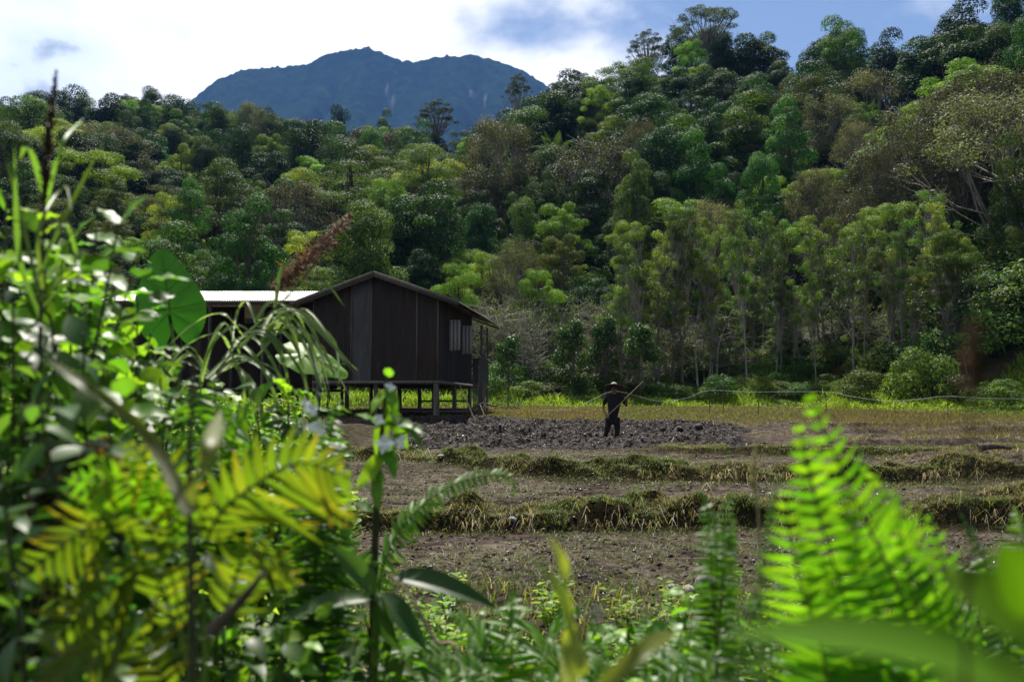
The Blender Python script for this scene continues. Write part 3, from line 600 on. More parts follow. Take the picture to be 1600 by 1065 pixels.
for nm, cf, xr, wdt, n, lb in (('bund_grass', bund1c, (-3.2, 12), .5, 34000, 'short green and straw grass matted over the nearest bund'), ('bund_grass', bund2c, (-4.4, 13), .68, 34000, 'short mossy grass over the second bund'), ('bund_grass', bund3c, (3.4, 14), .6, 16000, 'tufted grass on the short bund right of the farmer')):
    x = xr[0] + (xr[1] - xr[0]) * rng.random(n); y = cf(x) + rng.normal(size=n) * wdt * .55
    keep = vn(x * 2.2, y * 2.2) > .16; x, y = x[keep], y[keep]; n = len(x); pt = vn(x * 1.3 + 9, y * 1.3)
    c = np.where((pt > .55)[:, None], pick(GREEN + YEL[:1], n), pick(STRAW[1:] + YEL + GREEN[:1], n))
    blades(nm, lb, on(x, y), .04 + .085 * rng.random(n), .0075, c, 1.2, .5)
x = -3 + 14 * rng.random(1500); y = np.where(rng.random(1500) < .55, bund1c(x) - .42, bund2c(x) - .6) + .12 * rng.normal(size=1500)
k = vn(x * 1.6 + 2, y * .3) > .5; x, y = x[k], y[k]
blades('dry_straw', 'pale dead straw hanging down the faces of the bunds', on(x, y, .08), .1 + .2 * rng.random(len(x)), .006, pick(STRAW, len(x)), 1.6, .75, ldir=(0, -1, -.2))
n = 120000; y = 6.8 + 17 * rng.random(n) ** 1.2; x = (-.3 + .85 * rng.random(n)) * y; k = (vn(x * .9, y * .9) + .5 * vn(x * 3, y * 3) > .62) & (mudmask(x, y) < .2) & (x > -4.5); x, y = x[k], y[k]
blades('paddy_stubble', 'cut rice stubble and small weeds in the muddy paddies', on(x, y), .02 + .07 * rng.random(len(x)), .007, pick(STRAW[1:] + GREEN + GREEN + YEL, len(x)), 1.9, .42)
n = 60000; y = 37 + 28 * rng.random(n); x = (-.55 + 1.15 * rng.random(n)) * y; k = (vn(x * .5, y * .5) > .18) & (mudmask(x, y) < .3); x, y = x[k], y[k]; n = len(x)
dry = vn(x * .12 + 5, y * .16) + .3 * sm(6, 16, x); c = np.where((dry > .55)[:, None], pick([(.12, .09, .045), (.1, .082, .04), (.095, .09, .036)], n), pick([(.08, .092, .028), (.095, .098, .032), (.065, .078, .022)], n))
blades('field_grass', 'short yellowing grass across the back of the field', on(x, y), .07 + .1 * rng.random(n), .03, c, .9, .3)
n = 22000; y = 26 + 30 * rng.random(n); x = y * (.3 + .4 * rng.random(n)); k = (x > 9 + 5 * vn(y * .3, y * 0)) & (vn(x * .5, y * .7) > .35); x, y = x[k], y[k]; n = len(x)
blades('dry_grass', 'reddish dry grass standing on the right side of the field', on(x, y), .12 + .22 * rng.random(n), .014, pick([(.11, .078, .048), (.15, .11, .068), (.09, .07, .04), (.095, .09, .04)], n), .5, .15)
n = 80000; x = rng.random(n) * 1.3 - .62; y = 57.5 + 13 * rng.random(n) - 9 * sm(.2, .5, x) * 1.2; x = x * y; hh = (.25 + 1.5 * vn(x * .35, y * .35) ** 1.6) * sm(57, 61.5, y + 10.8 * sm(.2, .5, x / y)); k = hh > .08; x, y, hh = x[k], y[k], hh[k]; n = len(x)
blades('tall_grass', 'tall bright green grass along the foot of the forest', on(x, y), hh * (.6 + .6 * rng.random(n)), .075, np.where((vn(x * .45 + 2, y * .45) > .5)[:, None], pick([(.12, .2, .02), (.15, .23, .026), (.17, .22, .03)], n), pick([(.05, .095, .016), (.075, .13, .02), (.1, .14, .025)], n)), .8, .45)
n = 20000; y = 4 + 26 * rng.random(n); x = -y * (.17 + .5 * rng.random(n)) - .3; x, y = x[x > -16], y[x > -16]; n = len(x)
blades('bank_grass', 'rank green grass on the weedy bank at the left', on(x, y), .15 + .4 * rng.random(n), .02, pick(GREEN + YEL, n), .9, .5)
n = 16000; y = 3 + 6.2 * rng.random(n) ** .8; x = (-.6 + 1.25 * rng.random(n)) * y; k = vn(x * 1.2 + 3, y * 1.2) > .25 + .12 * (y - 6).clip(0); x, y = x[k], y[k]; n = len(x)
blades('verge_grass', 'fine weedy grass on the near edge of the paddies', on(x, y), .08 + .2 * rng.random(n), .01, pick(GREEN + YEL + STRAW[:1], n), .9, .5)
n = 26000; cs = np.array([16.2, 20.3, 24.8, 28, 32, 36.5]); x = 7.5 + 15 * rng.random(n); c0 = cs[rng.integers(6, size=n)]; y = c0 + .05 * (x - 8) + .6 * (vn(x * .3, c0) - .5) + .4 * rng.normal(size=n); k = vn(x * 1.5, y * 1.5) > .35; x, y = x[k], y[k]; n = len(x)
blades('bund_grass', 'brown and olive grass on the bunds at the right', on(x, y), .06 + .12 * rng.random(n), .011, pick(STRAW + YEL + GREEN[2:], n), 1.1, .5)
# clods of soil and shallow water standing in the paddies
n = 15000; y = 6.5 + 18 * rng.random(n) ** 1.15; x = (-.26 + .82 * rng.random(n)) * y; k = (x > -4) & (fbm(x * .9 + 4, y * .9, 3) + .25 * rng.random(n) > .5); x, y = x[k], y[k]; n = len(x)
m2 = 16000; xm = -3 + 10.5 * rng.random(m2); ym = 24.5 + 15 * rng.random(m2); k = mudmask(xm, ym) > .3; x = np.concatenate([x, xm[k]]); y = np.concatenate([y, ym[k]]); sz = np.concatenate([.008 + .028 * rng.random(n) ** 2.5, .01 + .035 * rng.random(k.sum()) ** 2]); n = len(x)
oc = np.array([(1, 0, 0), (-1, 0, 0), (0, 1, 0), (0, -1, 0), (0, 0, .7), (0, 0, -.7)], float); of = np.array([(0, 2, 4), (2, 1, 4), (1, 3, 4), (3, 0, 4), (2, 0, 5), (1, 2, 5), (3, 1, 5), (0, 3, 5)])
V = oc[None] * sz[:, None, None] * (.6 + .8 * rng.random((n, 6, 1))) + rng.normal(size=(n, 6, 3)) * sz[:, None, None] * .2; V = V + on(x, y, .006)[:, None]
cl = np.array([[.075, .056, .043]]) * (.35 + 1.1 * rng.random((n, 1))); cl4 = np.concatenate([cl * .8, np.where(rng.random((n, 1)) < .4, .85, .05)], 1)
tag(obj('soil_clods', fast_mesh('soil_clods', V.reshape(-1, 3), [(np.arange(n)[:, None, None] * 6 + of[None]).reshape(-1, 3)], np.repeat(cl4, 6, 0)), M_SOIL), 'loose clods of dark soil strewn over the paddies and mud', kind='stuff')
M_WATER = surf('paddy_water', (.02, .016, .012), (.035, .028, .02), 3, .06, 0, .12, (1, 1, 1), .5, 3)
for a, b, z in ((6.6, 12.85, -.6), (14.3, 18.0, -.34)):
    A = Acc(); A.box((-3.2, a, z - .08), (13.5, b, z)); tag(obj('water', A.mesh('water'), M_WATER), 'shallow puddles between the stubble of the paddies', kind='structure')
# undergrowth on the forest floor
bl = [o for o in COL.objects if o.name.startswith('crown') and o.data.name.startswith('bush')]; seen = {}; 
for o in bl: seen.setdefault(o.data.name, o)
bl = list(seen.values()); items = []
for i in range(1500):
    yy = 62 + 150 * rng.random() ** 2.2; xx = (rng.random() * 1.24 - .62) * yy; u = 800 + F * xx / yy; r0 = np.interp(u, UT, R0)
    if yy < r0 - 3.5: continue
    s = (.45 + .55 * rng.random()) * (1 + .7 * min(1, (yy - r0 + 3) / 14)) * (.55 if 930 < u < 1380 and yy < 84 else 1); items.append((xx, yy, T1(xx, yy) - .25, rng.random() * 6.28, s * (.8 + .6 * rng.random()), s, int(rng.integers(len(bl)))))
instance_mass('undergrowth', 'dense undergrowth on the forest floor below the trees', items, bl)

# ------------------------------------------------------------------ hut on stilts
M_RUST = surf('rusty_tin', (.018, .012, .0095), (.046, .031, .024), 2.2, .8, .0, .25, (2.5, 2.5, .4), objvar=.4, c3=(.075, .06, .05))
M_OLDROOF = surf('old_roof_tin', (.05, .04, .034), (.13, .11, .1), 1.4, .7, .2, .15, (3, .5, 1), objvar=.2)
M_GREYTIN = surf('grey_tin', (.05, .05, .05), (.1, .097, .092), 2.5, .7, .2, .2, (2, 2, .4), objvar=.2, c3=(.13, .09, .065))
M_ROOF = surf('roof_tin', (.2, .19, .18), (.36, .35, .34), 1.2, .55, .5, .15, (3, .5, 1), objvar=.15, c3=(.16, .1, .07))
M_WOOD = surf('weathered_timber', (.05, .042, .034), (.16, .14, .115), 5, .85, 0, .5, (6, 6, .8), objvar=.3)
M_PALEWOOD = surf('pale_boards', (.3, .27, .25), (.5, .46, .43), 7, .8, 0, .3, (8, 8, 1), objvar=.1)
M_SHADE = surf('dark_interior', (.01, .01, .01), (.02, .018, .016), 3, .9, bump=0)  # near-black colour for the unlit room behind the windows
HR = -math.atan2(.118, .993)
house = empty('stilt_hut', (-2.81, 38.0, .53), HR); tag(house, 'dark tin-clad hut on wooden stilts with a low gabled roof', 'hut')
WID, DEP, ZF, APX, SL = 4.9, 8.0, 1.52, 5.53, .357
def roofz(x): return APX - SL * abs(x + WID / 2)
def corr(u0, u1, lo, hi, axis, off, name, mat, parent, pitch=.09, amp=.012):
    """upright corrugated sheet; u runs along `axis` ('x' or 'y'), lo and hi are functions of u"""
    n = max(6, int((u1 - u0) / pitch * 4)); us = np.linspace(u0, u1, n); w_ = amp * np.sin((us - u0) / pitch * 2 * math.pi)
    V = [((u, off + q, z) if axis == 'x' else (off + q, u, z)) for u, q in zip(us, w_) for z in (lo(u), hi(u))]
    i = np.arange(n - 1)[:, None] * 2; return obj(name, fast_mesh(name, V, [i + np.array([[0, 2, 3, 1]])], smooth=True), mat, parent)
seams = [-4.9, -3.75, -3.42, -2.62, -1.72, -.84, 0]
for i in range(6):
    o = corr(seams[i] - .03, seams[i + 1] + .03, lambda u: ZF - .08 + .03 * math.sin(u * 3 + i), lambda u: roofz(u) - .06, 'x', -.012 * (i % 2), 'wall_sheet', M_GREYTIN if i == 2 else M_RUST, house)
    if i == 2: o['label'] = 'grey unpainted tin sheet in the gable wall'
ysm = [0, .95, 1.9, 2.85, 3.8, 4.75, 5.7, 6.65, 8.0]
def win(u): return (2.05 < u < 2.75) or (5.0 < u < 5.7)
for i in range(8):
    u0, u1 = ysm[i], ysm[i + 1]; top = roofz(0) - .05
    if i in (2, 5):   # sheet cut round a window
        a, b = (2.05, 2.75) if i == 2 else (5.0, 5.7)
        corr(u0, u1, lambda u: ZF - .1, lambda u: 2.72, 'y', .0, 'wall_sheet', M_RUST, house); corr(u0, u1, lambda u: 3.85, lambda u: top, 'y', .0, 'wall_sheet', M_RUST, house)
        corr(u0, a, lambda u: 2.72, lambda u: 3.85, 'y', .0, 'wall_sheet', M_RUST, house); corr(b, u1, lambda u: 2.72, lambda u: 3.85, 'y', .0, 'wall_sheet', M_RUST, house)
        A = Acc(); A.box((-.03, a, 2.66), (.045, b, 2.72)); A.box((-.03, a, 3.85), (.045, b, 3.91)); A.box((-.03, a - .06, 2.66), (.045, a, 3.91)); A.box((-.03, b, 2.66), (.045, b + .06, 3.91))
        wdw = obj('window', A.mesh('window'), M_WOOD, house)
        A = Acc(); A.box((-.12, a, 2.72), (-.1, b, 3.85)); obj('dark_pane', A.mesh('dark_pane'), M_SHADE, wdw)  # near-black sheet painted as the shade inside the open window
        A = Acc(); Sx = .46
        for q in range(3): A.box((.05 + q * Sx / 3, a - .09 + .004 * q, 2.68), (.05 + (q + 1) * Sx / 3 - .012, a - .065 + .004 * q, 3.9))
        for z in (2.85, 3.65): A.box((.05, a - .066, z), (.05 + Sx, a - .035, z + .07))
        obj('shutter', A.mesh('shutter'), M_PALEWOOD, wdw)['label'] = 'pale board shutter swung open'
    else: corr(u0, u1, lambda u: ZF - .1 + (.04 * math.sin(u * 2)), lambda u: top, 'y', .01 * (i % 2), 'wall_sheet', M_RUST, house)
for u in (-4.9,): corr(0, DEP, lambda q: ZF - .1, lambda q: roofz(0) - .05, 'y', -4.9, 'wall_sheet', M_RUST, house)
corr(-4.9, 0, lambda u: ZF, lambda u: roofz(u) - .06, 'x', DEP, 'wall_sheet', M_RUST, house)
def part(name, boxes, mat, parent):
    A = Acc()
    for lo, hi in boxes: A.box(lo, hi)
    return obj(name, A.mesh(name), mat, parent)
for xb in (-4.93, -3.42, -2.62, -.84, -.02): part('batten', [((xb - .025, -.055, ZF - .1), (xb + .025, -.02, roofz(xb) - .1))], M_WOOD, house)
part('sill_beam', [((-4.95, -.06, ZF - .22), (.03, .06, ZF - .1))], M_WOOD, house); part('sill_beam', [((-.06, .07, ZF - .22), (.05, 11.6, ZF - .1))], M_WOOD, house)
part('floor', [((-4.85, .08, ZF - .1), (-.07, 11.6, ZF - .04))], M_WOOD, house)
for y_ in (1.6, 3.2, 4.8, 6.4, 8.0, 9.6, 11.2): part('floor_joist', [((-4.85, y_, ZF - .24), (-.08, y_ + .1, ZF - .11))], M_WOOD, house)
def post(x_, y_, ht=ZF - .2, r_=.085, parent=house):
    p = house.matrix_basis @ Vector((x_, y_, 0)); g = T1(p.x, p.y) - .53 - .25
    A = Acc(); A.tube([(x_, y_, g), (x_ + .02, y_, (g + ht) / 2), (x_, y_, ht)], [r_ * 1.05, r_, r_ * .95], 8); return obj('post', A.mesh('post', False), M_WOOD, parent)
house.matrix_basis = Matrix.Translation(house.location) @ Matrix.Rotation(HR, 4, 'Z')
for x_ in (-.1, -2.45, -4.75):
    for y_ in (.05, 4.0, 8.0, 11.3): post(x_, y_, r_=.12 if (x_ == -.1 and y_ == .05) else .09)
part('rail', [((-2.4, 7.96, .62), (-.1, 8.04, .7))], M_WOOD, house)
# porch at the back: posts, horizontal corrugated parapet
for y_ in (9.6, 11.5): post(.22, y_, roofz(.7) - .12, .055)
n = 40; zs_ = np.linspace(ZF - .15, ZF + 1.12, n); q = .018 * np.sin(zs_ / .115 * 2 * math.pi)
V = [(.3 + a, y_, z) for z, a in zip(zs_, q) for y_ in (8.25, 11.4)]; i = np.arange(n - 1)[:, None] * 2
obj('porch_parapet', fast_mesh('porch_parapet', V, [i + np.array([[0, 1, 3, 2]])], smooth=True), M_GREYTIN, house)
V = [(u, 8.24 + .01 * math.sin(z * 55), z) for z in np.linspace(ZF - .15, ZF + 1.12, 40) for u in (.0, .3)]; obj('porch_parapet', fast_mesh('porch_parapet', V, [i + np.array([[0, 1, 3, 2]])], smooth=True), M_GREYTIN, house)
part('rail', [((.26, 8.2, ZF + 1.13), (.34, 11.5, ZF + 1.19))], M_WOOD, house); part('porch_floor', [((-.06, 8.2, ZF - .22), (.33, 11.5, ZF - .14))], M_WOOD, house)
# roof: sheets running down each slope
def roofsheet(y0, y1, side, name='roof_sheet', mat=M_OLDROOF, parent=house):
    n = int((y1 - y0) / .09 * 4) + 2; us = np.linspace(y0, y1, n); q = .014 * np.sin(us / .09 * 2 * math.pi); V = []
    for u, a in zip(us, q):
        for hx_ in (.0, (WID / 2 + .85)): V.append((-WID / 2 + side * hx_, u, APX + .03 - SL * hx_ + a + .006 * ((int(y0 * 10)) % 2)))
    i = np.arange(n - 1)[:, None] * 2; return obj(name, fast_mesh(name, V, [i + (np.array([[0, 1, 3, 2]]) if side > 0 else np.array([[0, 2, 3, 1]]))], smooth=True), mat, parent)
for k in range(15):
    for s in (-1, 1): roofsheet(-.38 + k * .82, -.38 + (k + 1) * .82 + .05, s)
A = Acc()
for s in (-1, 1):
    V = [(-WID / 2, -.4, APX + .075), (-WID / 2, 11.97, APX + .075), (-WID / 2 + s * .2, 11.97, APX + .055 - SL * .2), (-WID / 2 + s * .2, -.4, APX + .055 - SL * .2)]; A.add(V, [(0, 1, 2, 3) if s < 0 else (3, 2, 1, 0)])
obj('ridge_cap', A.mesh('ridge_cap'), M_GREYTIN, house)
for y_ in (-.34, 2.5, 5.5, 8.0, 11.8):
    for s in (-1, 1):
        a = np.array([-WID / 2, y_, APX - .05]); b = np.array([-WID / 2 + s * (WID / 2 + .78), y_, APX - .05 - SL * (WID / 2 + .78)]); e = np.array([0, .03, 0]); d = np.array([0, 0, .09])
        A = Acc(); A.add([a - e - d, a + e - d, a + e, a - e, b - e - d, b + e - d, b + e, b - e], [(0, 1, 2, 3), (7, 6, 5, 4), (0, 4, 5, 1), (1, 5, 6, 2), (2, 6, 7, 3), (3, 7, 4, 0)]); obj('rafter', A.mesh('rafter'), M_WOOD, house)
for s in (-1, 1):
    a = np.array([-WID / 2, -.42, APX + .09]); ex = WID / 2 + .87; b = np.array([-WID / 2 + s * ex, -.42, APX + .09 - SL * ex]); e = np.array([0, .032, 0]); d = np.array([0, 0, .17])
    A = Acc(); A.add([a - d, a + e - d, a + e, a, b - d, b + e - d, b + e, b], [(0, 1, 2, 3), (7, 6, 5, 4), (0, 4, 5, 1), (1, 5, 6, 2), (2, 6, 7, 3), (3, 7, 4, 0)]); obj('barge_board', A.mesh('barge_board'), M_WOOD, house)
# low wing at the left with a bright tin roof
shed = empty('shed', (-7.75, 38.75, .5), 0); tag(shed, 'low open shed with a bright tin roof joined to the left of the hut', 'shed')
for k in range(11):
    n = 38; us = np.linspace(-8.6 + k * .8, -8.6 + (k + 1) * .8 + .05, n); q = .016 * np.sin(us / .1 * 2 * math.pi) + .005 * (k % 2)
    V = [(u, y_, z + a) for u, a in zip(us, q) for y_, z in ((.3, 4.62), (3.6, 5.36))]; i = np.arange(n - 1)[:, None] * 2
    obj('roof_sheet', fast_mesh('roof_sheet', V, [i + np.array([[0, 2, 3, 1]])], smooth=True), M_ROOF, shed)
    V = [(u, y_, z + a) for u, a in zip(us, q) for y_, z in ((3.6, 5.36), (7.2, 4.5))]; obj('roof_sheet', fast_mesh('roof_sheet', V, [i + np.array([[0, 2, 3, 1]])], smooth=True), M_ROOF, shed)
    corr(us[0], us[-1], lambda u: 1.2, lambda u: 4.72 if k % 3 else 4.0, 'x', 3.9 + .01 * (k % 2), 'wall_sheet', M_RUST, shed)
part('eave_beam', [((-8.6, .45, 4.47), (.2, .55, 4.6))], M_WOOD, shed)
for x_ in (-8.4, -6.3, -4.2, -2.1, -.05):
    for y_ in (.5, 3.6, 7): 
        A = Acc(); A.tube([(x_, y_, -.6), (x_, y_, 4.5)], .07, 8); obj('post', A.mesh('post'), M_WOOD, shed)
part('floor', [((-8.5, .6, 1.1), (.1, 7.1, 1.2))], M_WOOD, shed)
# clutter by the hut
def twist_branch(name, pts, r_, label, mat=M_TRUNK, cat='branch', forks=()):
    g = Vector(pts[0]); e = empty(name, g); tag(e, label, cat); A = Acc(); pl = [Vector(p) - g for p in pts]; A.tube(curve(pl, 14), np.linspace(r_, r_ * .35, 14), 6); obj('limb', A.mesh('limb', True), mat, e)
    for f in forks: A = Acc(); A.tube(curve([Vector(p) - g for p in f], 8), np.linspace(r_ * .5, r_ * .15, 8), 5); obj('twig', A.mesh('twig', True), mat, e)
    return e
def gp(px, py, d, dz=0): p = P(px, py, d); return Vector((p.x, p.y, T1(p.x, p.y) + dz))
twist_branch('fallen_branch', [P(735, 640, 39.5), P(755, 630, 39.8), P(770, 634, 39.6), P(783, 632, 39.4)], .06, 'forked dead branch lying beside the hut porch', forks=([P(755, 630, 39.8), P(766, 640, 39.3), P(776, 637, 39.1)], [P(750, 632, 39.7), P(757, 648, 39.0), P(768, 655, 38.5)]))
twist_branch('leaning_pole', [gp(743, 655, 36.5, -.05), P(730, 628, 36.9), P(717, 598, 37.5)], .03, 'thin pale pole leaning against the hut floor', M_DRY, 'pole')
st = empty('timber_stack', (-3.6, 41.2, T1(-3.6, 41.2)), HR); tag(st, 'stack of dark planks stored under the hut', 'timber')
for k in range(8): part('plank', [((-1.6 + .05 * (k % 3), -.4 + .22 * (k % 4), .02 + .09 * (k // 4)), (1.9 - .1 * (k % 2), -.4 + .22 * (k % 4) + .2, .1 + .09 * (k // 4)))], M_WOOD, st)
A = Acc(); hb = gp(722, 650, 37.6)
e = empty('bamboo_bundle', P(750, 655, 41)); e.location.z = T1(e.location.x, 41); tag(e, 'bundle of upright bamboo poles beneath the porch', 'bamboo')
for k in range(9): A = Acc(); xx = -.28 + .07 * k; A.tube([(xx * .9, .08 * (k % 3), -.1), (xx, .08 * (k % 3) + .03, 1.35 + .05 * (k % 2))], .03, 6); obj('cane', A.mesh('cane', True), M_WOOD, e)
# rocks, plank and log
M_ROCK = surf('rock', (.1, .095, .09), (.32, .3, .29), 5, .7, 0, .8, objvar=.25)
def rock(px, py, wpx, label, seed, flat=.65, mat=M_ROCK):
    g = ground_hit(px, py); s = wpx * g.y / F; r = np.random.default_rng(seed); import bmesh
    bm = bmesh.new(); bmesh.ops.create_icosphere(bm, subdivisions=3, radius=.5)
    for v in bm.verts:
        c = v.co; k = 1 + .35 * (float(vn(np.array([c.x * 2.3 + seed]), np.array([c.y * 2.3 + c.z * 1.7]))[0]) - .5) + .12 * (float(vn(np.array([c.x * 7 + seed]), np.array([c.y * 7 - c.z * 6]))[0]) - .5)
        v.co = Vector((c.x * k * s, c.y * k * s * .8, c.z * k * s * flat))
    me = bpy.data.meshes.new('rock'); bm.to_mesh(me); bm.free(); me.polygons.foreach_set('use_smooth', [True] * len(me.polygons))
    o = obj('rock', me, mat, None, (g.x, g.y, g.z + s * .12)); o.rotation_euler = (0, 0, r.random() * 6); tag(o, label, 'rock')
rock(1050, 925, 30, 'pale rock at the near paddy edge, leftmost of three', 3); rock(1076, 925, 30, 'whitish rock in the middle of three at the paddy edge', 5, .5); rock(1112, 920, 62, 'largest grey rock at the near paddy edge', 8)
rock(1036, 672, 13, 'dark clod on the mud bund right of the farmer', 11, .6, M_TRUNK); rock(1062, 672, 14, 'dark stone on the mud bund farther right of the farmer', 14, .5, M_TRUNK); rock(1092, 668, 14, 'dark lump at the right end of the mud bund', 17, .6, M_TRUNK)
rock(800, 820, 18, 'small stone below the nearest bund', 23, .5); rock(690, 717, 14, 'flat pale stone left of the second bund', 27, .4)
def beam(name, a, b, wd, th, label, cat, mat):
    a, b = Vector(a), Vector(b); d = (b - a); ln = d.length; e = bpy.data.objects.new(name, None); A = Acc(); A.box((0, -wd / 2, 0), (ln, wd / 2, th))
    o = obj(name, A.mesh(name), mat, None, a); o.rotation_euler = d.to_track_quat('X', 'Z').to_euler(); tag(o, label, cat); bpy.data.objects.remove(e)
beam('plank', gp(1420, 707, 25.5, .03), gp(1545, 716, 24.2, .03), .14, .05, 'long pale plank lying on the right paddies', 'plank', M_PALEWOOD)
lp = gp(1530, 745, 20.2, .08); twist_branch('log', [lp, lp + Vector((.3, -.05, .03)), lp + Vector((.62, -.1, .0))], .09, 'short brown log end on the right bund', M_TRUNK, 'log')
# white cord on thin sticks
cordp = [(840, 641, 47), (880, 640, 47), (905, 635, 47), (930, 622, 47.5), (958, 611, 48), (990, 617, 48), (1020, 625, 48), (1045, 626, 48), (1075, 621, 48), (1108, 610, 48), (1180, 612, 47), (1290, 612, 46), (1330, 619, 45), (1385, 626, 44), (1430, 624, 43), (1480, 619, 42), (1540, 622, 41), (1640, 623, 40)]
A = Acc(); A.tube(curve([P(*c) for c in cordp], 120), .0065, 6); M_CORD = surf('white_cord', (.5, .5, .48), (.62, .62, .6), 5, .5, bump=0)
tag(obj('cord', A.mesh('cord', True), M_CORD), 'slack white cord strung along the back of the field', 'cord')
for px, py, d, lb in ((958, 609, 48, 'stick behind the farmer holding up the white cord'), (1108, 607, 48, 'thin dark stick where the white cord peaks'), (1129, 578, 47.4, 'tall thin pole beside the peak of the white cord'), (1184, 606, 47, 'thin stick halfway along the straight run of white cord'), (1290, 609, 46, 'thin stick where the white cord starts to sag, behind the fern'), (1480, 616, 42, 'thin stick propping the white cord at the far right')):
    p = P(px, py, d); g = T1(p.x, d); A = Acc(); A.tube([(0, 0, -.2), (.02, 0, (p.z - g) * .5), (0, .01, p.z - g)], [.022, .02, .015], 6); tag(obj('fence_stick', A.mesh('fence_stick', True), M_TRUNK, None, (p.x, d, g)), lb, 'stick')

# ------------------------------------------------------------------ the farmer
def skin(name, joints, edges, mat, parent, sub=2, root=0):
    ks = list(joints); me = bpy.data.meshes.new(name); me.from_pydata([joints[k][0] for k in ks], [(ks.index(a), ks.index(b)) for a, b in edges], [])
    o = obj(name, me, mat, parent)
    md = o.modifiers.new('skin', 'SKIN'); md.use_smooth_shade = True
    for i, k in enumerate(ks):
        r_ = joints[k][1]; me.skin_vertices[0].data[i].radius = r_ if isinstance(r_, tuple) else (r_, r_); me.skin_vertices[0].data[i].use_root = (i == root)
    if sub: s = o.modifiers.new('sub', 'SUBSURF'); s.levels = sub; s.render_levels = sub
    return o
M_SKIN = surf('skin', (.16, .085, .05), (.23, .125, .075), 10, .55, bump=.05); M_SHIRT = surf('black_shirt', (.006, .006, .007), (.013, .012, .014), 12, .85, bump=.4)
M_TROUS = surf('dark_trousers', (.008, .008, .009), (.018, .017, .018), 12, .85, bump=.4); M_HAIR = surf('hair', (.006, .005, .005), (.012, .01, .009), 30, .5, bump=.3)
M_STRAW = surf('woven_straw', (.06, .034, .02), (.12, .07, .038), 40, .7, bump=.4, objvar=0); M_PALESTRAW = surf('pale_straw', (.26, .22, .17), (.42, .37, .3), 40, .7, bump=.4)
gz = T1(2.93, 29.0) ; man = empty('person', (2.93, 29.0, gz - .06)); tag(man, 'farmer in black shirt, dark trousers and wide straw hat holding a long hoe', 'person')
k_ = 29.0 / F
def q(px, py, dy=0.): return ((px - 957) * k_, dy, P(px, py, 29.0).z - gz + .06)
S = 1369 / 180.0
def z_(zx, zy, dy=0.): return q(880 + zx / S, 570 + zy / S, dy)
J = {'pelvis': (z_(585, 640), (.15, .11)), 'waist': (z_(595, 560), (.15, .105)), 'chest': (z_(602, 440, -.01), (.185, .12)), 'neckb': (z_(602, 355, -.01), .07), 'neck': (z_(602, 330, -.02), .055), 'jaw': (z_(601, 305, -.04), .075), 'head': (z_(600, 268, -.02), (.085, .1)), 'crown': (z_(600, 238, -.01), .075), 'nose': (z_(601, 292, -.125), .016),
     'shL': (z_(515, 375), .062), 'elL': (z_(470, 505, .06), .042), 'wrL': (z_(492, 590, -.13), .028), 'haL': (z_(505, 612, -.17), (.034, .022)), 'shR': (z_(692, 372), .062), 'elR': (z_(748, 492, .02), .042), 'wrR': (z_(742, 425, -.14), .028), 'haR': (z_(738, 398, -.19), (.034, .022)),
     'hipL': (z_(540, 660), .095), 'knL': (z_(515, 775, -.03), .06), 'anL': (z_(480, 890), .042), 'toL': (z_(474, 915, -.13), .035), 'hipR': (z_(632, 660), .095), 'knR': (z_(638, 780, -.04), .06), 'anR': (z_(628, 895), .042), 'toR': (z_(630, 918, -.13), .035)}
E = [('pelvis', 'waist'), ('waist', 'chest'), ('chest', 'neckb'), ('neckb', 'neck'), ('neck', 'jaw'), ('jaw', 'head'), ('head', 'crown'), ('jaw', 'nose')]
for s in 'LR': E += [('chest', 'sh' + s), ('sh' + s, 'el' + s), ('el' + s, 'wr' + s), ('wr' + s, 'ha' + s), ('pelvis', 'hip' + s), ('hip' + s, 'kn' + s), ('kn' + s, 'an' + s), ('an' + s, 'to' + s)]
pole0, pole1 = Vector(z_(290, 812, -.22)), Vector(z_(935, 198, -.22)); pd = (pole1 - pole0).normalized()
for s in 'LR':   # four fingers and a thumb curled round the shaft
    h = Vector(J['ha' + s][0]); c = pole0 + pd * (h - pole0).dot(pd)
    for f in range(4):
        b = c + pd * (.033 - .022 * f); up_ = pd.cross(Vector((0, 1, 0))).normalized(); ln = (.9, 1, .95, .8)[f]
        J[f'f{s}{f}a'] = (tuple(b - up_ * .028 + Vector((0, .02, 0))), .0095); J[f'f{s}{f}b'] = (tuple(b - up_ * .026 * ln + Vector((0, -.024, 0))), .009); J[f'f{s}{f}c'] = (tuple(b + up_ * .012 * ln + Vector((0, -.03, 0))), .0075)
        E += [('ha' + s, f'f{s}{f}a'), (f'f{s}{f}a', f'f{s}{f}b'), (f'f{s}{f}b', f'f{s}{f}c')]
    J[f't{s}a'] = (tuple(c + pd * .045 + Vector((0, .012, 0)) + up_ * .012), .0105); J[f't{s}b'] = (tuple(c + pd * .03 + up_ * .024 - Vector((0, .015, 0))), .008); E += [('wr' + s, f't{s}a'), (f't{s}a', f't{s}b')]
JB = dict(J)
for k2, f_ in (('pelvis', .7), ('waist', .7), ('chest', .72), ('hipL', .75), ('hipR', .75), ('shL', .8), ('shR', .8)): JB[k2] = (J[k2][0], tuple(np.array(J[k2][1]) * f_) if isinstance(J[k2][1], tuple) else J[k2][1] * f_)
skin('body', JB, E, M_SKIN, man)
def sub(keys, sc_): return {k: (J[k][0], tuple(np.array(J[k][1]) * sc_) if isinstance(J[k][1], tuple) else J[k][1] * sc_) for k in keys}
js = sub(['waist', 'pelvis', 'chest', 'neckb', 'shL', 'shR'], 1.3); js['neckb'] = (J['neckb'][0], .085)
for s in 'LR': a, b = np.array(J['sh' + s][0]), np.array(J['el' + s][0]); js['sl' + s] = (tuple(a + (b - a) * .8), .062)
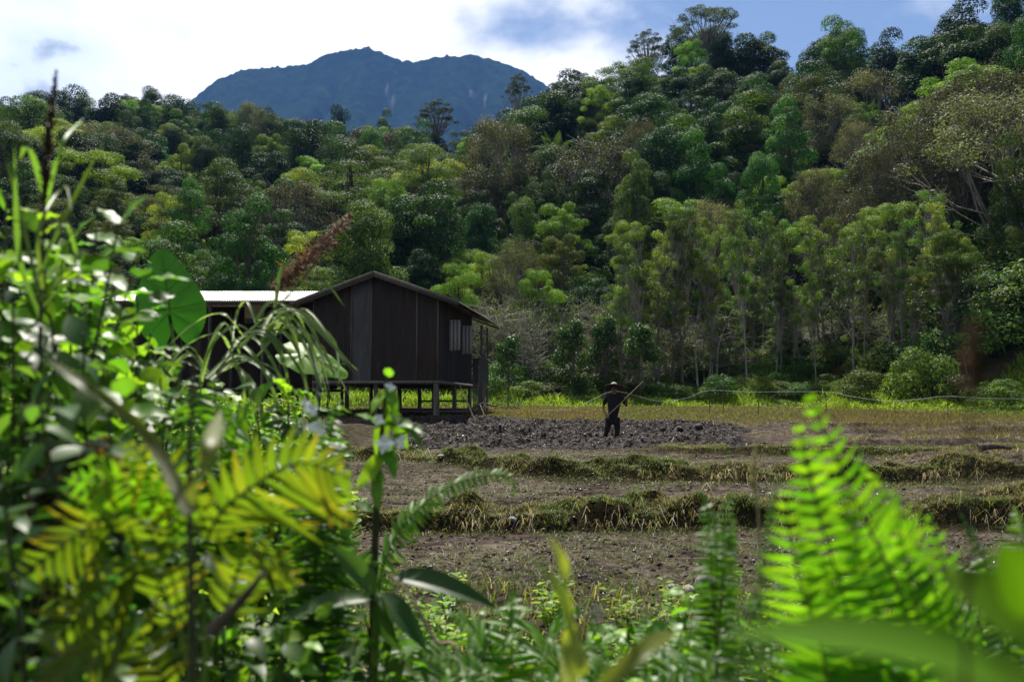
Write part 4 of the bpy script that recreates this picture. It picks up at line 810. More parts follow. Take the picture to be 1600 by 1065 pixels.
skin('shirt', js, [('waist', 'pelvis'), ('waist', 'chest'), ('chest', 'neckb'), ('chest', 'shL'), ('chest', 'shR'), ('shL', 'slL'), ('shR', 'slR')], M_SHIRT, man)
jt = sub(['pelvis', 'hipL', 'hipR', 'knL', 'knR', 'anL', 'anR'], 1.3); jt['pelvis'] = (J['pelvis'][0], (.15, .115))
skin('trousers', jt, [('pelvis', 'hipL'), ('hipL', 'knL'), ('knL', 'anL'), ('pelvis', 'hipR'), ('hipR', 'knR'), ('knR', 'anR')], M_TROUS, man)
hd = Vector(J['head'][0])
def lathe(prof, n=32, c=(0, 0, 0)):
    V = [(c[0] + r_ * math.cos(t), c[1] + r_ * math.sin(t), c[2] + z) for r_, z in prof for t in np.linspace(0, 2 * math.pi, n, endpoint=False)]
    i, j = np.meshgrid(np.arange(len(prof) - 1), np.arange(n), indexing='ij'); return np.array(V), np.stack([i * n + j, i * n + (j + 1) % n, (i + 1) * n + (j + 1) % n, (i + 1) * n + j], -1).reshape(-1, 4)
for s in (-1, 1):
    A = Acc(); V, Fq = lathe([(.001, -.006), (.008, -.004), (.011, 0), (.008, .004), (.001, .006)], 8); A.add(V + np.array(hd) + [s * .033, -.095, -.012], Fq); obj('eye', A.mesh('eye', True), M_HAIR, man)
    A = Acc(); V, Fq = lathe([(.001, -.03), (.012, -.02), (.014, .01), (.001, .032)], 8); A.add(V * [.7, 1.3, 1] + np.array(hd) + [s * .09, 0, -.03], Fq); obj('ear', A.mesh('ear', True), M_SKIN, man)
A = Acc(); V, Fq = lathe([(.001, -.006), (.024, -.003), (.024, .003), (.001, .006)], 10); A.add(V * [1, .5, 1] + np.array(J['jaw'][0]) + [0, -.072, -.015], Fq); obj('mouth', A.mesh('mouth', True), M_HAIR, man)
A = Acc(); V, Fq = lathe([(.098, -.06), (.105, 0), (.1, .05), (.06, .09), (.001, .1)], 20); A.add(V + np.array(hd) + [0, .02, .02], Fq); obj('hair', A.mesh('hair', True), M_HAIR, man)
tilt = Matrix.Rotation(rad(-7), 3, 'X')
hat = obj('hat', None or (lambda A: (A.add(*lathe([(.1, .03), (.2, .0), (.285, -.035), (.29, -.042), (.284, -.044), (.2, -.012), (.1, .018)], 40)), A.mesh('hat', True))[1])(Acc()), M_STRAW, man, hd + Vector((0, .0, .06)))
hat.rotation_euler = (rad(-20), rad(3), 0); hat.location = hat.location + Vector((0, .02, -.025))
A = Acc(); A.add(*lathe([(.104, .03), (.1, .06), (.07, .1), (.03, .125), (.001, .135)], 32)); obj('hat_crown', A.mesh('hat_crown', True), M_PALESTRAW, hat)
A = Acc(); V, Fq = lathe([(.107, .025), (.108, .045), (.103, .05)], 32); A.add(V, Fq); obj('hat_band', A.mesh('hat_band', True), M_SHIRT, hat)
hoe = empty('hoe', tuple(Vector(man.location) + pole0)); tag(hoe, 'long-handled hoe held across the farmer with its blade in the mud', 'hoe')
A = Acc(); A.tube([(0, 0, 0), tuple((pole1 - pole0) * .5 + Vector((0, 0, -.012))), tuple(pole1 - pole0)], [.017, .016, .014], 8); obj('shaft', A.mesh('shaft', True), M_DRY, hoe)
A = Acc(); A.box((-.09, -.1, -.11), (.09, -.09, .03)); A.box((-.025, -.1, -.01), (.025, .03, .04)); obj('blade', A.mesh('blade'), M_GREYTIN, hoe)
#PART3
# ------------------------------------------------------------------ foreground plants
_obj = obj
def leaf_mesh(name, prof, cols, nseg=7, fold=.12, bend=.18, mat=M_NEAR, tipc=None, wave=0.):
    """unit leaf along +X, width 1 at the widest, normal +Z, folded at the midrib"""
    ts = np.linspace(0, 1, nseg); V = []; C = []
    for t in ts:
        w_ = prof(t) * .5; z = -bend * t * t
        for s in (-1, 0, 1): V.append((t, s * w_, z + (fold * w_ if s else -.0) + wave * math.sin(t * 14 + s) * w_)); C.append(np.array(cols) * (1.25 if s == 0 else 1) if tipc is None else np.array(cols) * (1 - t ** 3) + np.array(tipc) * t ** 3)
    F_ = [];
    for i in range(nseg - 1):
        for k in range(2): a = i * 3 + k; F_.append((a, a + 3, a + 4, a + 1))
    me = fast_mesh(name, V, [np.array(F_)], np.array(C), True); me.materials.append(mat); return me
ovate = lambda t: max(.02, math.sin(math.pi * t ** .75) ** .8)
lance = lambda t: max(.02, math.sin(math.pi * min(1, t * .93 + .07) ** .8) ** .7)
strap = lambda t: max(.02, (1 - t ** 2.2) * min(1, .5 + t * 2))
LG = [leaf_mesh('leaf', ovate, c, wave=.12) for c in ((.1, .21, .016), (.07, .16, .014), (.15, .27, .02), (.045, .1, .012))]
LD = [leaf_mesh('leaf', ovate, c, bend=.3) for c in ((.03, .075, .015), (.045, .1, .018), (.06, .12, .02))]  # darker leaf greens; several thicket shrubs wear them in place of shade
M_SOFT = foliage('soft_leaves', .6, .7, .12, .1, (1.3, 1.35, .3))
LN = [leaf_mesh('leaf', ovate, c, mat=M_SOFT) for c in ((.09, .2, .01), (.07, .15, .008), (.11, .22, .012))]
LL = [leaf_mesh('leaf', lance, c, 8, bend=.35) for c in ((.05, .11, .018), (.08, .16, .02))]
PG = [leaf_mesh('pinna', strap, c, 5, .1, .22, M_FERN) for c in ((.075, .18, .011), (.1, .21, .012), (.055, .14, .01))]
PY = [leaf_mesh('pinna', strap, c, 5, .1, .28, M_FERN, tp) for c, tp in (((.085, .135, .013), (.11, .13, .015)), ((.07, .12, .012), (.09, .12, .014)), ((.11, .145, .016), (.17, .11, .02)))]
PD = [leaf_mesh('pinna', strap, c, 5, .1, .2, M_FERN) for c in ((.03, .08, .015), (.045, .11, .02))]
PB = [leaf_mesh('pinna', strap, c, 5, .2, .5, M_FERN) for c in ((.04, .025, .014), (.075, .048, .026))]
def put(name, me, parent, p, d, nrm, ln, wd):
    d = np.asarray(d, float); d = d / (np.linalg.norm(d) + 1e-9); nrm = np.asarray(nrm, float); nrm = nrm - d * nrm.dot(d); nrm /= np.linalg.norm(nrm) + 1e-9; s = np.cross(nrm, d)
    o = bpy.data.objects.new(name, me); COL.objects.link(o); o.parent = parent
    M = Matrix(((d[0] * ln, s[0] * wd, nrm[0] * ln, p[0]), (d[1] * ln, s[1] * wd, nrm[1] * ln, p[1]), (d[2] * ln, s[2] * wd, nrm[2] * ln, p[2]), (0, 0, 0, 1)))
    o.matrix_basis = M; return o
fr = np.random.default_rng(77)
def frond(plant, pts, n, plen, pw, mset, nrm=(0, -.7, .7), base=None, ang=.35, droop=.15, start=1, rr=.004, taper=3, mat=M_GREENSTEM, upper=1.0):
    b = np.array(plant.location); path = curve(pts, 26) - b; A = Acc(); A.tube(path, np.linspace(rr, rr * .3, 26), 5); fo_ = obj('frond', A.mesh('frond', True), mat, plant)
    tang = np.gradient(path, axis=0); seg = np.linalg.norm(np.diff(path, axis=0), axis=1); cum = np.concatenate([[0], np.cumsum(seg)]) / seg.sum()
    k0 = start if start >= 1 else 1; hit = np.array([tuple(q_) for q_ in pts])[k0] - b; start = float(cum[np.argmin(np.linalg.norm(path - hit, axis=1))]); n = max(9, int(seg.sum() * (1 - start) / (pw * 1.08)))
    for k in range(n):
        f = start + (1 - start) * (k + .5) / n; p = np.array([np.interp(f, cum, path[:, i]) for i in range(3)]); t = np.array([np.interp(f, cum, tang[:, i]) for i in range(3)]); t /= np.linalg.norm(t)
        g = (f - start) / (1 - start); ln = plen * (1 - g ** taper) * (.55 + .45 * min(1, g * 4)) + plen * .06
        nn = np.array(nrm, float) + fr.normal(size=3) * .12; sd = np.cross(t, nn); sd /= np.linalg.norm(sd)
        for s in (-1, 1):
            d = sd * s * math.cos(ang) + t * math.sin(ang) + fr.normal(size=3) * .05 + np.array([0, 0, -droop])
            put('pinna', mset[int(fr.integers(len(mset)))], fo_, p, d, nn + fr.normal(size=3) * .2, ln * (.9 + .2 * fr.random()) * (upper if d[2] > 0 else 1), pw * (.6 + .4 * ln / plen))
    return fo_
def plant(name, px, py, d, label, cat, group=None):
    p = P(px, py, d); e = empty(name, (p.x, d, T1(p.x, d) - .02)); tag(e, label, cat, group); return e
def root(e): return Vector(e.location)
# fern on the right, close and out of focus
e = plant('fern', 1420, 1060, 1.75, 'tall bright green fern blurred in the right foreground', 'fern')
R_ = lambda dx, dy: root(e) + Vector((dx, dy, 0))
frond(e, [root(e), P(1450, 1250, 1.7), P(1415, 960, 1.6), P(1335, 780, 1.52), P(1262, 612, 1.5)], 40, .125, .02, PG, (.25, -.85, -.4), droop=.12, taper=2)
frond(e, [R_(.03, .02), P(1500, 1200, 1.75), P(1470, 960, 1.65), P(1405, 800, 1.65), P(1345, 725, 1.7)], 32, .11, .018, PG, (.4, -.75, -.35), droop=.1, taper=2)
frond(e, [R_(-.04, .03), P(1420, 1250, 1.85), P(1385, 1000, 1.8), P(1345, 840, 1.85), P(1318, 775, 1.95)], 30, .08, .016, PG, (-.3, -.3, .9), droop=.3, taper=2)
frond(e, [R_(-.06, 0), P(1340, 1300, 1.7), P(1300, 1050, 1.7), P(1285, 850, 1.75), P(1250, 690, 1.85)], 32, .1, .018, PG, (-.15, -.85, -.35), droop=.12, taper=2)
e = plant('fern', 1500, 1060, 1.8, 'leaning bright fern just right of the tall bright fern', 'fern')
frond(e, [root(e), P(1540, 1250, 1.7), P(1500, 1050, 1.7), P(1480, 900, 1.7), P(1450, 800, 1.7)], 26, .1, .018, PG, (.3, -.8, -.4), droop=.12, taper=2)
e = plant('fern', 1200, 1060, 2.1, 'narrow pale-backed fern left of the tall bright fern', 'fern')
frond(e, [root(e), P(1215, 1250, 2.1), P(1205, 1020, 2.1), P(1195, 880, 2.15), P(1215, 745, 2.2)], 32, .06, .0125, PG, (-.6, -.4, .7), droop=.35)
frond(e, [root(e), P(1240, 1250, 2.1), P(1262, 1040, 2.05), P(1275, 930, 2.05), P(1262, 820, 2.1)], 26, .07, .014, PG + PD, (.2, -.7, .6), droop=.25)
frond(e, [root(e), P(1150, 1250, 2.1), P(1150, 1090, 2.05), P(1165, 990, 2.05), P(1190, 920, 2.1)], 22, .07, .014, PD, (.2, -.7, .6), droop=.25)
e = plant('fern', 1560, 1060, 2.4, 'dark fern at the right border behind the blurred leaf', 'fern')
frond(e, [root(e), P(1570, 1200, 2.4), P(1565, 1000, 2.3), P(1540, 880, 2.3), P(1500, 800, 2.3)], 24, .09, .018, PD + PG, (.2, -.7, .6), droop=.25)
frond(e, [root(e), P(1600, 1200, 2.4), P(1610, 1000, 2.3), P(1600, 860, 2.3), P(1585, 790, 2.4)], 24, .09, .018, PG, (-.2, -.7, .6), droop=.25)
e = plant('fern', 1330, 1060, 1.65, 'second tall bright fern overlapping the tallest fern at the right', 'fern')
for tip, m1, m2, nn_ in (((1246, 660), (1285, 820), (1330, 1000), (-.1, -.85, -.4)), ((1300, 700), (1340, 850), (1375, 1010), (.15, -.85, -.4)), ((1225, 760), (1245, 890), (1290, 1040), (-.25, -.8, -.35)), ((1400, 790), (1420, 900), (1440, 1040), (.25, -.8, -.4))):
    frond(e, [root(e), P((m2[0] + 1335) / 2, 1250, 1.65), P(*m2, 1.62), P(*m1, 1.58), P(*tip, 1.55)], 20, .11, .02, PG, nn_, droop=.12, taper=2)
e = plant('fern', 1350, 1060, 1.9, 'bright fern filling the base of the right foreground', 'fern')
for tip, mid, nn_ in (((1290, 880), (1330, 1010), (-.2, -.8, -.3)), ((1380, 850), (1370, 1000), (.1, -.85, -.4)), ((1440, 900), (1420, 1010), (.3, -.7, .6)), ((1250, 950), (1300, 1040), (-.3, -.8, -.3))):
    frond(e, [root(e), P(1355, 1250, 1.9), P(*mid, 1.85), P(*tip, 1.8)], 20, .11, .02, PG, nn_, droop=.2, taper=2)
for px, d, tops, lb in ((900, 2.6, ((860, 985), (930, 965), (960, 1010), (840, 1040)), 'bright low fern behind the broad grass blades'), (1070, 2.5, ((1030, 1005), (1080, 970), (1130, 1000), (1000, 1050)), 'bright low fern in front of the three rocks'), (720, 2.6, ((690, 1020), (740, 1000), (770, 1040), (650, 1050)), 'bright low fern by the bent dry stalk'), (1500, 2.6, ((1460, 960), (1520, 940), (1560, 980)), 'bright low fern under the blurred brown stalk')):
    e = plant('fern', px, 1060, d, lb, 'fern')
    for tip in tops: frond(e, [root(e), P(px, 1150, d), P((px + tip[0]) / 2, tip[1] + 55, d - .05), P(*tip, d - .12)], 16, .1, .02, PG, (0, -.6, .8), droop=.15, rr=.003, taper=2)
# left foreground ferns
e = plant('fern', 300, 1060, 1.85, 'large yellowing fern blurred in the left foreground', 'fern')
frond(e, [root(e), P(318, 1150, 1.85), P(322, 850, 1.82), P(400, 755, 1.77), P(475, 722, 1.74), P(548, 745, 1.68)], 22, .165, .021, PY, (.1, -.9, -.3), ang=.6, droop=.2, start=2, upper=.45, rr=.005, taper=4)
for tip, mid, st_, pl in (((20, 905), (190, 800), .42, .1), ((70, 1010), (220, 880), .42, .1), ((110, 745), (235, 770), .45, .09), ((200, 690), (270, 760), .45, .085), ((465, 905), (390, 860), .42, .085), ((60, 1090), (200, 985), .4, .1)):
    frond(e, [root(e), P(300, 1180, 1.86), P((mid[0] + 300) / 2 + 10, mid[1] + 90, 1.83), P(*mid, 1.77), P(*tip, 1.7)], 17, pl * 1.4, .0175, PY if fr.random() < .75 else PG, (-.1, -.85, -.3 if fr.random() < .5 else .4), ang=.6, droop=.25, start=2, upper=.6, rr=.004, taper=3)
e = plant('fern', 340, 760, 2.9, 'upright green fern in the middle of the left thicket', 'fern')
for tip, mid in (((335, 588), (338, 680)), ((285, 610), (315, 690)), ((392, 628), (362, 700)), ((410, 690), (375, 730)), ((262, 680), (305, 735)), ((350, 640), (345, 720))):
    frond(e, [root(e), P(340, 900, 2.9), P(*mid, 2.8), P(*tip, 2.7)], 22, .12, .02, PG, (.1, -.75, .5), droop=.1, rr=.004)
e = plant('fern', 595, 905, 3.6, 'single arching fern frond above the near paddy', 'fern')
frond(e, [root(e), P(590, 960, 3.6), P(612, 850, 3.55), P(665, 785, 3.5), P(730, 748, 3.45), P(795, 742, 3.4), P(803, 775, 3.4)], 42, .085, .02, PG, (-.5, -.6, .6), droop=.15, rr=.005)
e = plant('fern', 500, 900, 3.0, 'green fern behind the yellowing fern', 'fern')
for tip, mid in (((530, 620), (505, 760)), ((545, 690), (515, 800)), ((470, 660), (485, 780)), ((560, 800), (525, 850)), ((590, 880), (540, 890)), ((430, 800), (470, 850))):
    frond(e, [root(e), P(500, 1050, 3.0), P(*mid, 2.95), P(*tip, 2.85)], 20, .1, .02, PG + PD, (.2, -.75, .5), droop=.15, rr=.004)
e = plant('fern', 790, 1060, 3.2, 'spreading fern at the bottom middle', 'fern')
for tip, mid in (((800, 925), (800, 1010)), ((700, 955), (755, 1010)), ((905, 950), (850, 1010)), ((650, 1020), (730, 1045)), ((940, 1030), (870, 1050))):
    frond(e, [root(e), P(795, 1180, 3.2), P(*mid, 3.1), P(*tip, 2.95)], 15, .15, .026, PG, (0, -.6, .8), droop=.15, rr=.004)
e = plant('dead_fern', 90, 900, 2.3, 'withered brown fern drooping at the left border', 'fern')
for tip, mid in (((40, 800), (110, 690)), ((130, 840), (120, 700)), ((10, 900), (70, 740)), ((190, 800), (150, 690)), ((80, 950), (95, 760))):
    frond(e, [root(e), P(100, 1000, 2.3), P(*mid, 2.25), P(*tip, 2.2)], 18, .07, .009, PB, (0, -.7, .6), droop=.7, mat=M_DRY)
for q_, (px, tops, d, lb) in enumerate(((1120, ((1095, 765), (1145, 765), (1120, 800), (1150, 810)), 2.6, 'small green fern left of the pale stalk'), (640, ((610, 960), (690, 985), (660, 930), (560, 980)), 3.4, 'low fern among weeds at bottom left of centre'), (1010, ((960, 990), (1050, 985), (1010, 950), (1075, 1020)), 3.4, 'low fern among weeds right of the broad blades'))):
    e = plant('fern', px, 1060, d, lb, 'fern')
    for tip in tops: frond(e, [root(e), P(px, 1100, d), P((px + tip[0]) / 2, tip[1] + 60, d - .05), P(*tip, d - .1)], 16, .065, .016, PG, (0, -.7, .7), droop=.15, rr=.003)
# leafy shrubs of the left thicket
def shrub(name, px, d, tops, label, ms, ll=.12, per=28, group=None, wr=.55, stem=M_STEM, low=.25):
    e = plant(name, px, 1000, d, label, 'shrub', group); b = np.array(e.location)
    for tp in tops:
        t = np.array(P(tp[0], tp[1], d + fr.normal() * .15)) - b; o0 = np.array([fr.normal() * .06, fr.normal() * .06, 0]); path = curve([o0, (o0 + t) / 2 + np.array([fr.normal() * .08, fr.normal() * .08, .1]), t], 12); A = Acc(); A.tube(path, np.linspace(.009, .003, 12), 5); obj('stem', A.mesh('stem', True), stem, e)
        for k in range(per):
            f = low + (1 - low) * (k + fr.random()) / per; p = np.array([np.interp(f * 11, range(12), path[:, i]) for i in range(3)]); a = k * 2.4 + fr.random(); d_ = np.array([math.cos(a), math.sin(a), .25 + .3 * fr.normal()])
            for rep in range(2):
                l_ = ll * (.6 + .6 * fr.random()); put('leaf', ms[int(fr.integers(len(ms)))], e, p + d_ * .05 * rep * (1 + fr.random()), d_ + fr.normal(size=3) * .35, np.array([fr.normal() * .5, fr.normal() * .5 - .2, 1]), l_, l_ * wr); d_ = -d_ + fr.normal(size=3) * .4
    return e
S_ = 'shrub'
shrub('leafy_shrub', 30, 2.6, ((10, 300), (55, 330), (100, 400), (-30, 380), (40, 430)), 'tall bright leafy shrub at the far left border', LG, 0.111)
shrub('leafy_shrub', 130, 2.9, ((110, 330), (150, 360), (185, 350), (90, 420), (205, 430)), 'bright oval-leaved shrub right of the dark reed', LG, 0.111)
shrub('leafy_shrub', 60, 2.3, ((20, 470), (80, 500), (130, 520), (-20, 540)), 'shaded dense shrub low at the left border', LG[3:] + LD, 0.094)  # its shade is put into the leaf colour
shrub('leafy_shrub', 190, 3.4, ((175, 430), (215, 470), (235, 520), (160, 500)), 'light green shrub left of the large heart-shaped leaf', LG, 0.099)
shrub('leafy_shrub', 230, 3.0, ((200, 560), (250, 590), (290, 560), (170, 600)), 'mid green shrub below the large heart-shaped leaf', LG + LD[:1], 0.099)
shrub('leafy_shrub', 110, 2.2, ((60, 620), (120, 610), (170, 640), (10, 650)), 'dark shrub above the withered fern', LD + LG[1:2], 0.088)
shrub('leafy_shrub', 440, 4.2, ((400, 600), (450, 590), (500, 620), (470, 660), (370, 640)), 'shrub under the arching silvery blades', LG + LD, 0.111)
shrub('leafy_shrub', 470, 3.4, ((430, 720), (480, 700), (520, 740), (450, 790)), 'green shrub behind the yellow fern frond', LG + LD, 0.099)
shrub('leafy_shrub', 560, 3.3, ((520, 940), (570, 960), (610, 990), (480, 980)), 'low dark shrub beside the broad glossy leaves', LD + LG[1:2], 0.094)
shrub('leafy_shrub', 20, 1.9, ((0, 720), (50, 780), (-30, 800)), 'very dark shrub at the lower left border', LD, 0.083)
shrub('leafy_shrub', 90, 2.7, ((30, 640), (90, 680), (150, 700), (200, 740), (60, 780)), 'deep shaded shrub behind the withered fern', LD, .1)  # this and the next: leaves coloured dark to stand for shade low down
shrub('leafy_shrub', 250, 2.6, ((200, 820), (260, 800), (310, 840), (150, 880), (350, 900)), 'dark shrub behind the yellowing fern', LD, .09)
shrub('leafy_shrub', 420, 2.6, ((380, 1000), (440, 980), (470, 1030), (400, 950)), 'shrub at the bottom between the yellow fern and the dry stalk', LG + LD, 0.083)
shrub('leafy_shrub', 690, 3.8, ((640, 1000), (700, 990), (740, 1010), (670, 1030), (760, 960)), 'low bright weed at bottom centre-left', LG, 0.083)
shrub('leafy_shrub', 960, 3.6, ((930, 980), (980, 960), (1020, 1000), (1060, 960), (900, 1010)), 'low bright weed right of the broad yellow blade', LG, 0.077)
shrub('leafy_shrub', 1110, 3.3, ((1080, 940), (1120, 920), (1150, 960), (1100, 1000)), 'low leafy weed in front of the rocks', LG, 0.077)
shrub('leafy_shrub', 1480, 3.2, ((1440, 900), (1500, 880), (1540, 920), (1460, 960), (1580, 900)), 'weed with small leaves right of the tall fern', LG, 0.077)
shrub('leafy_shrub', 400, 6.5, ((330, 640), (380, 620), (440, 650), (480, 620), (520, 660), (300, 660)), 'farther shrub at the right rim of the left thicket', LG + LD, 0.133)
shrub('leafy_shrub', 290, 6.8, ((200, 600), (250, 570), (300, 600), (350, 600)), 'farther shrub behind the large heart-shaped leaf', LG + LD, 0.144)
shrub('leafy_shrub', 70, 3.6, ((20, 380), (70, 400), (120, 440), (0, 460), (90, 480)), 'dark leafy shrub behind the tall bright shrub at the left border', LD + LG[1:2], .12)  # from here on, dark leaf colours painted as shade inside the thicket
shrub('leafy_shrub', 180, 4.0, ((140, 450), (190, 480), (230, 540), (120, 520), (170, 560)), 'dark leafy shrub behind the oval-leaved shrub', LD + LG[3:4], .12)
shrub('leafy_shrub', 30, 3.0, ((0, 560), (60, 570), (110, 600), (-20, 620), (40, 650)), 'shadowed shrub between the left border and the yellowing fern', LD, .11)
shrub('leafy_shrub', 330, 4.6, ((280, 620), (330, 640), (380, 680), (250, 680), (420, 700)), 'dark shrub behind the upright green fern', LD + LG[1:2], .11)
# balsam-like stem with pale shining leaves
e = plant('tall_weed', 588, 905, 3.0, 'dark upright stem with shining pale leaves left of the near bund', 'weed')
b = np.array(e.location); path = curve([P(583, 1040, 3), P(585, 900, 3), P(590, 760, 3), P(600, 640, 3), P(605, 585, 3)], 20) - b; path = np.vstack([[0, 0, 0], path]); A = Acc(); A.tube(path, np.linspace(.016, .004, 21), 7); obj('stem', A.mesh('stem', True), M_STEM, e)
for (x0, y0), (x1, y1), w_ in (((600, 650), (590, 720), .03), ((602, 630), (640, 700), .03), ((598, 665), (560, 640), .028), ((604, 600), (622, 650), .024), ((598, 690), (620, 740), .03), ((600, 640), (668, 690), .028), ((604, 610), (575, 640), .026), ((596, 710), (560, 760), .03), ((605, 590), (610, 570), .02), ((592, 720), (645, 650), .026), ((600, 660), (665, 665), .028), ((594, 735), (585, 790), .028)):
    a, c_ = np.array(P(x0, y0, 3)) - b, np.array(P(x1, y1, 2.9 + .1 * fr.random())) - b; ln = np.linalg.norm(c_ - a); put('leaf', LG[int(fr.integers(4))], e, a, c_ - a, (fr.normal() * .4, -.3, .9), ln, w_ * 1.6)
M_PETAL = surf('white_petal', (.75, .75, .72), (.85, .85, .83), 8, .5, bump=0)
def flower(parent, px, py, d, r_):  # ring of small white leaf shapes around one point
    b_ = np.array(parent.location); c_ = np.array(P(px, py, d)) - b_
    me = PETAL
    for k in range(5): a_ = k * 1.257 + fr.random(); put('petal', me, parent, c_, (math.cos(a_), -.35, math.sin(a_)), (.1 * fr.normal(), -.8, .5), r_ * (.8 + .4 * fr.random()), r_ * .75)
PETAL = leaf_mesh('petal', ovate, (.8, .8, .78), mat=M_PETAL)
for f_ in ((600, 692, 2.95, .03), (592, 655, 2.96, .02), (626, 690, 2.95, .022), (610, 605, 2.95, .017)): flower(e, *f_)
e = plant('white_spotted_weed', 500, 905, 3.1, 'weed with small white clusters at the right rim of the left thicket', 'weed'); b = np.array(e.location)
A = Acc(); A.tube(curve([(0, 0, 0), np.array(P(502, 800, 3.1)) - b, np.array(P(505, 700, 3.1)) - b, np.array(P(488, 625, 3.1)) - b], 14), np.linspace(.008, .003, 14), 6); obj('stem', A.mesh('stem', True), M_GREENSTEM, e)
for f_ in ((500, 672, 3.08, .04), (488, 640, 3.08, .026), (478, 630, 3.08, .018), (531, 700, 3.08, .014)): flower(e, *f_)
for k in range(10): p_ = np.array(P(503 + 4 * fr.normal(), 690 + 14 * k, 3.1)) - b; put('leaf', LG[k % 4], e, p_, (math.cos(k * 2.4), -.2, math.sin(k * 2.4) * .5), (0, -.4, .9), .09, .04)
# broad glossy leaves near the dark stem
e = plant('broad_leaved_plant', 590, 940, 2.8, 'plant with long dark glossy leaves at lower centre-left', 'plant'); b = np.array(e.location)
A = Acc(); A.tube(curve([(0, 0, 0), np.array(P(585, 1060, 2.8)) - b, np.array(P(592, 930, 2.8)) - b], 8), .012, 6); obj('stem', A.mesh('stem', True), M_GREENSTEM, e)
for (x0, y0), (x1, y1), w_, n_ in (((610, 900), (770, 938), .075, (0, -.6, .8)), ((590, 930), (525, 860), .07, (.5, -.7, .4)), ((590, 930), (600, 1020), .07, (-.6, -.7, .2)), ((585, 935), (440, 960), .07, (0, -.5, .8)), ((590, 925), (660, 1010), .07, (.3, -.7, .5))):
    a, c_ = np.array(P(x0, y0, 2.8)) - b, np.array(P(x1, y1, 2.7)) - b; put('leaf', LD[int(fr.integers(2))], e, a, c_ - a + np.array([0, 0, .04]), n_, np.linalg.norm(c_ - a), w_)
# taro leaves
def heart(name, size, col, mat=M_NEAR):
    n = 40; A = Acc(); out = []
    for t in np.linspace(0, 2 * math.pi, n, endpoint=False):
        r_ = .5 * (1 - .55 * math.exp(-((t - math.pi) / .22) ** 2)) * (1 + .32 * max(0, math.cos(t)) ** 5); out.append((math.cos(t) * r_ * 1.15, math.sin(t) * r_ * (.92 - .22 * max(0, math.cos(t))), .05 * math.sin(9 * t) * .3 - .18 * (math.cos(t) * r_) ** 2))
    out = np.array(out) * size; V = [(-.06 * size, 0, .05 * size)]; F_ = []
    for k, f in enumerate((.35, .7, 1.)): V += [tuple(np.array(V[0]) * (1 - f) + p * f + np.array([0, 0, .02 * size * math.sin(math.pi * f) + (.006 * size * (1 if i % 4 < 2 else -1) if f < 1 else 0)])) for i, p in enumerate(out)]
    F3 = [(0, 1 + i, 1 + (i + 1) % n) for i in range(n)]
    for k in range(2): F_ += [(1 + k * n + i, 1 + (k + 1) * n + i, 1 + (k + 1) * n + (i + 1) % n, 1 + k * n + (i + 1) % n) for i in range(n)]
    me = fast_mesh(name, V, [np.array(F3), np.array(F_)], np.tile(np.array([col]), (len(V), 1)), True); me.materials.append(mat); return me, out
def taro(px, py, d, size, stalk, xdir, nrm, label, col):
    e = plant('taro_plant', stalk, 900, d, label, 'taro'); b = np.array(e.location); c_ = np.array(P(px, py, d)) - b; me, out = heart('leaf_blade', 1.0, col)
    x_ = np.array(xdir, float); x_ /= np.linalg.norm(x_); lf = put('leaf_blade', me, e, c_, x_, nrm, size, size)
    A = Acc(); vc = (.12, .2, .03); A.tube([(-.06, 0, .06), (.3, 0, .045), (.66, 0, -.04)], [.012, .008, .003], 4)
    for s in (-1, 1):
        for x0, ang in ((-.05, 2.3), (-.02, 1.5), (.1, 1.1), (.22, .95), (.34, .85), (.46, .8)): A.tube([(x0, 0, .05), (x0 + .25 * math.cos(ang), s * .25 * math.sin(ang), .035), (x0 + .42 * math.cos(ang) * (1 - x0 * .8), s * .42 * math.sin(ang) * (1 - x0 * .8), -.0)], [.006, .005, .002], 3)
    v_ = obj('vein', A.mesh('vein', True), M_GREENSTEM, lf); hub = c_ - x_ * .06 * size
    A = Acc(); A.tube(curve([(0, 0, 0), hub * .5 + np.array([.05, .1, .1]), hub], 10), np.linspace(.02, .009, 10), 7); obj('stalk', A.mesh('stalk', True), M_GREENSTEM, e)
taro(265, 480, 5.6, .43, 270, (-.1, -.2, .95), (.25, -.9, -.1), 'large upright heart-shaped leaf in front of the tin shed', (.015, .05, .009))
taro(480, 560, 6.2, .36, 470, (.85, .1, -.3), (.1, -.55, .8), 'heart-shaped leaf lying flat in front of the hut', (.12, .24, .025))
taro(205, 640, 4.6, .3, 215, (.5, -.3, -.6), (.3, -.7, .6), 'smaller drooping heart-shaped leaf in the left thicket', (.07, .16, .02))
# reeds: stem, long blades, seed head
def strip(path, w0, nrm):
    n = len(path); t = np.gradient(path, axis=0); s = np.cross(t, nrm); s /= np.linalg.norm(s, axis=1, keepdims=True) + 1e-9; ww = w0 * np.minimum(1, 3 * (1 - np.linspace(0, 1, n)) + .05)[:, None] * .5; mid = path - np.asarray(nrm) * ww * .5
    V = np.stack([path - s * ww, mid, path + s * ww], 1).reshape(-1, 3); i = np.arange(n - 1)[:, None] * 3; return V, np.concatenate([i + np.array([[0, 3, 4, 1]]), i + np.array([[1, 4, 5, 2]])])
rbl = np.random.default_rng(31)
EXTRA = []
for i in range(22):
    x0 = 320 + 130 * rbl.random(); y0 = 590 - .62 * (x0 - 320) + 10 * rbl.normal(); sg = 1 if rbl.random() < .68 else -1; w_ = 60 + 90 * rbl.random(); up_ = 15 + 35 * rbl.random(); EXTRA.append([(x0, y0), (x0 + sg * w_ * .35, y0 - up_), (x0 + sg * w_ * .75, y0 + 5), (x0 + sg * w_, y0 + 50 + 60 * rbl.random())])
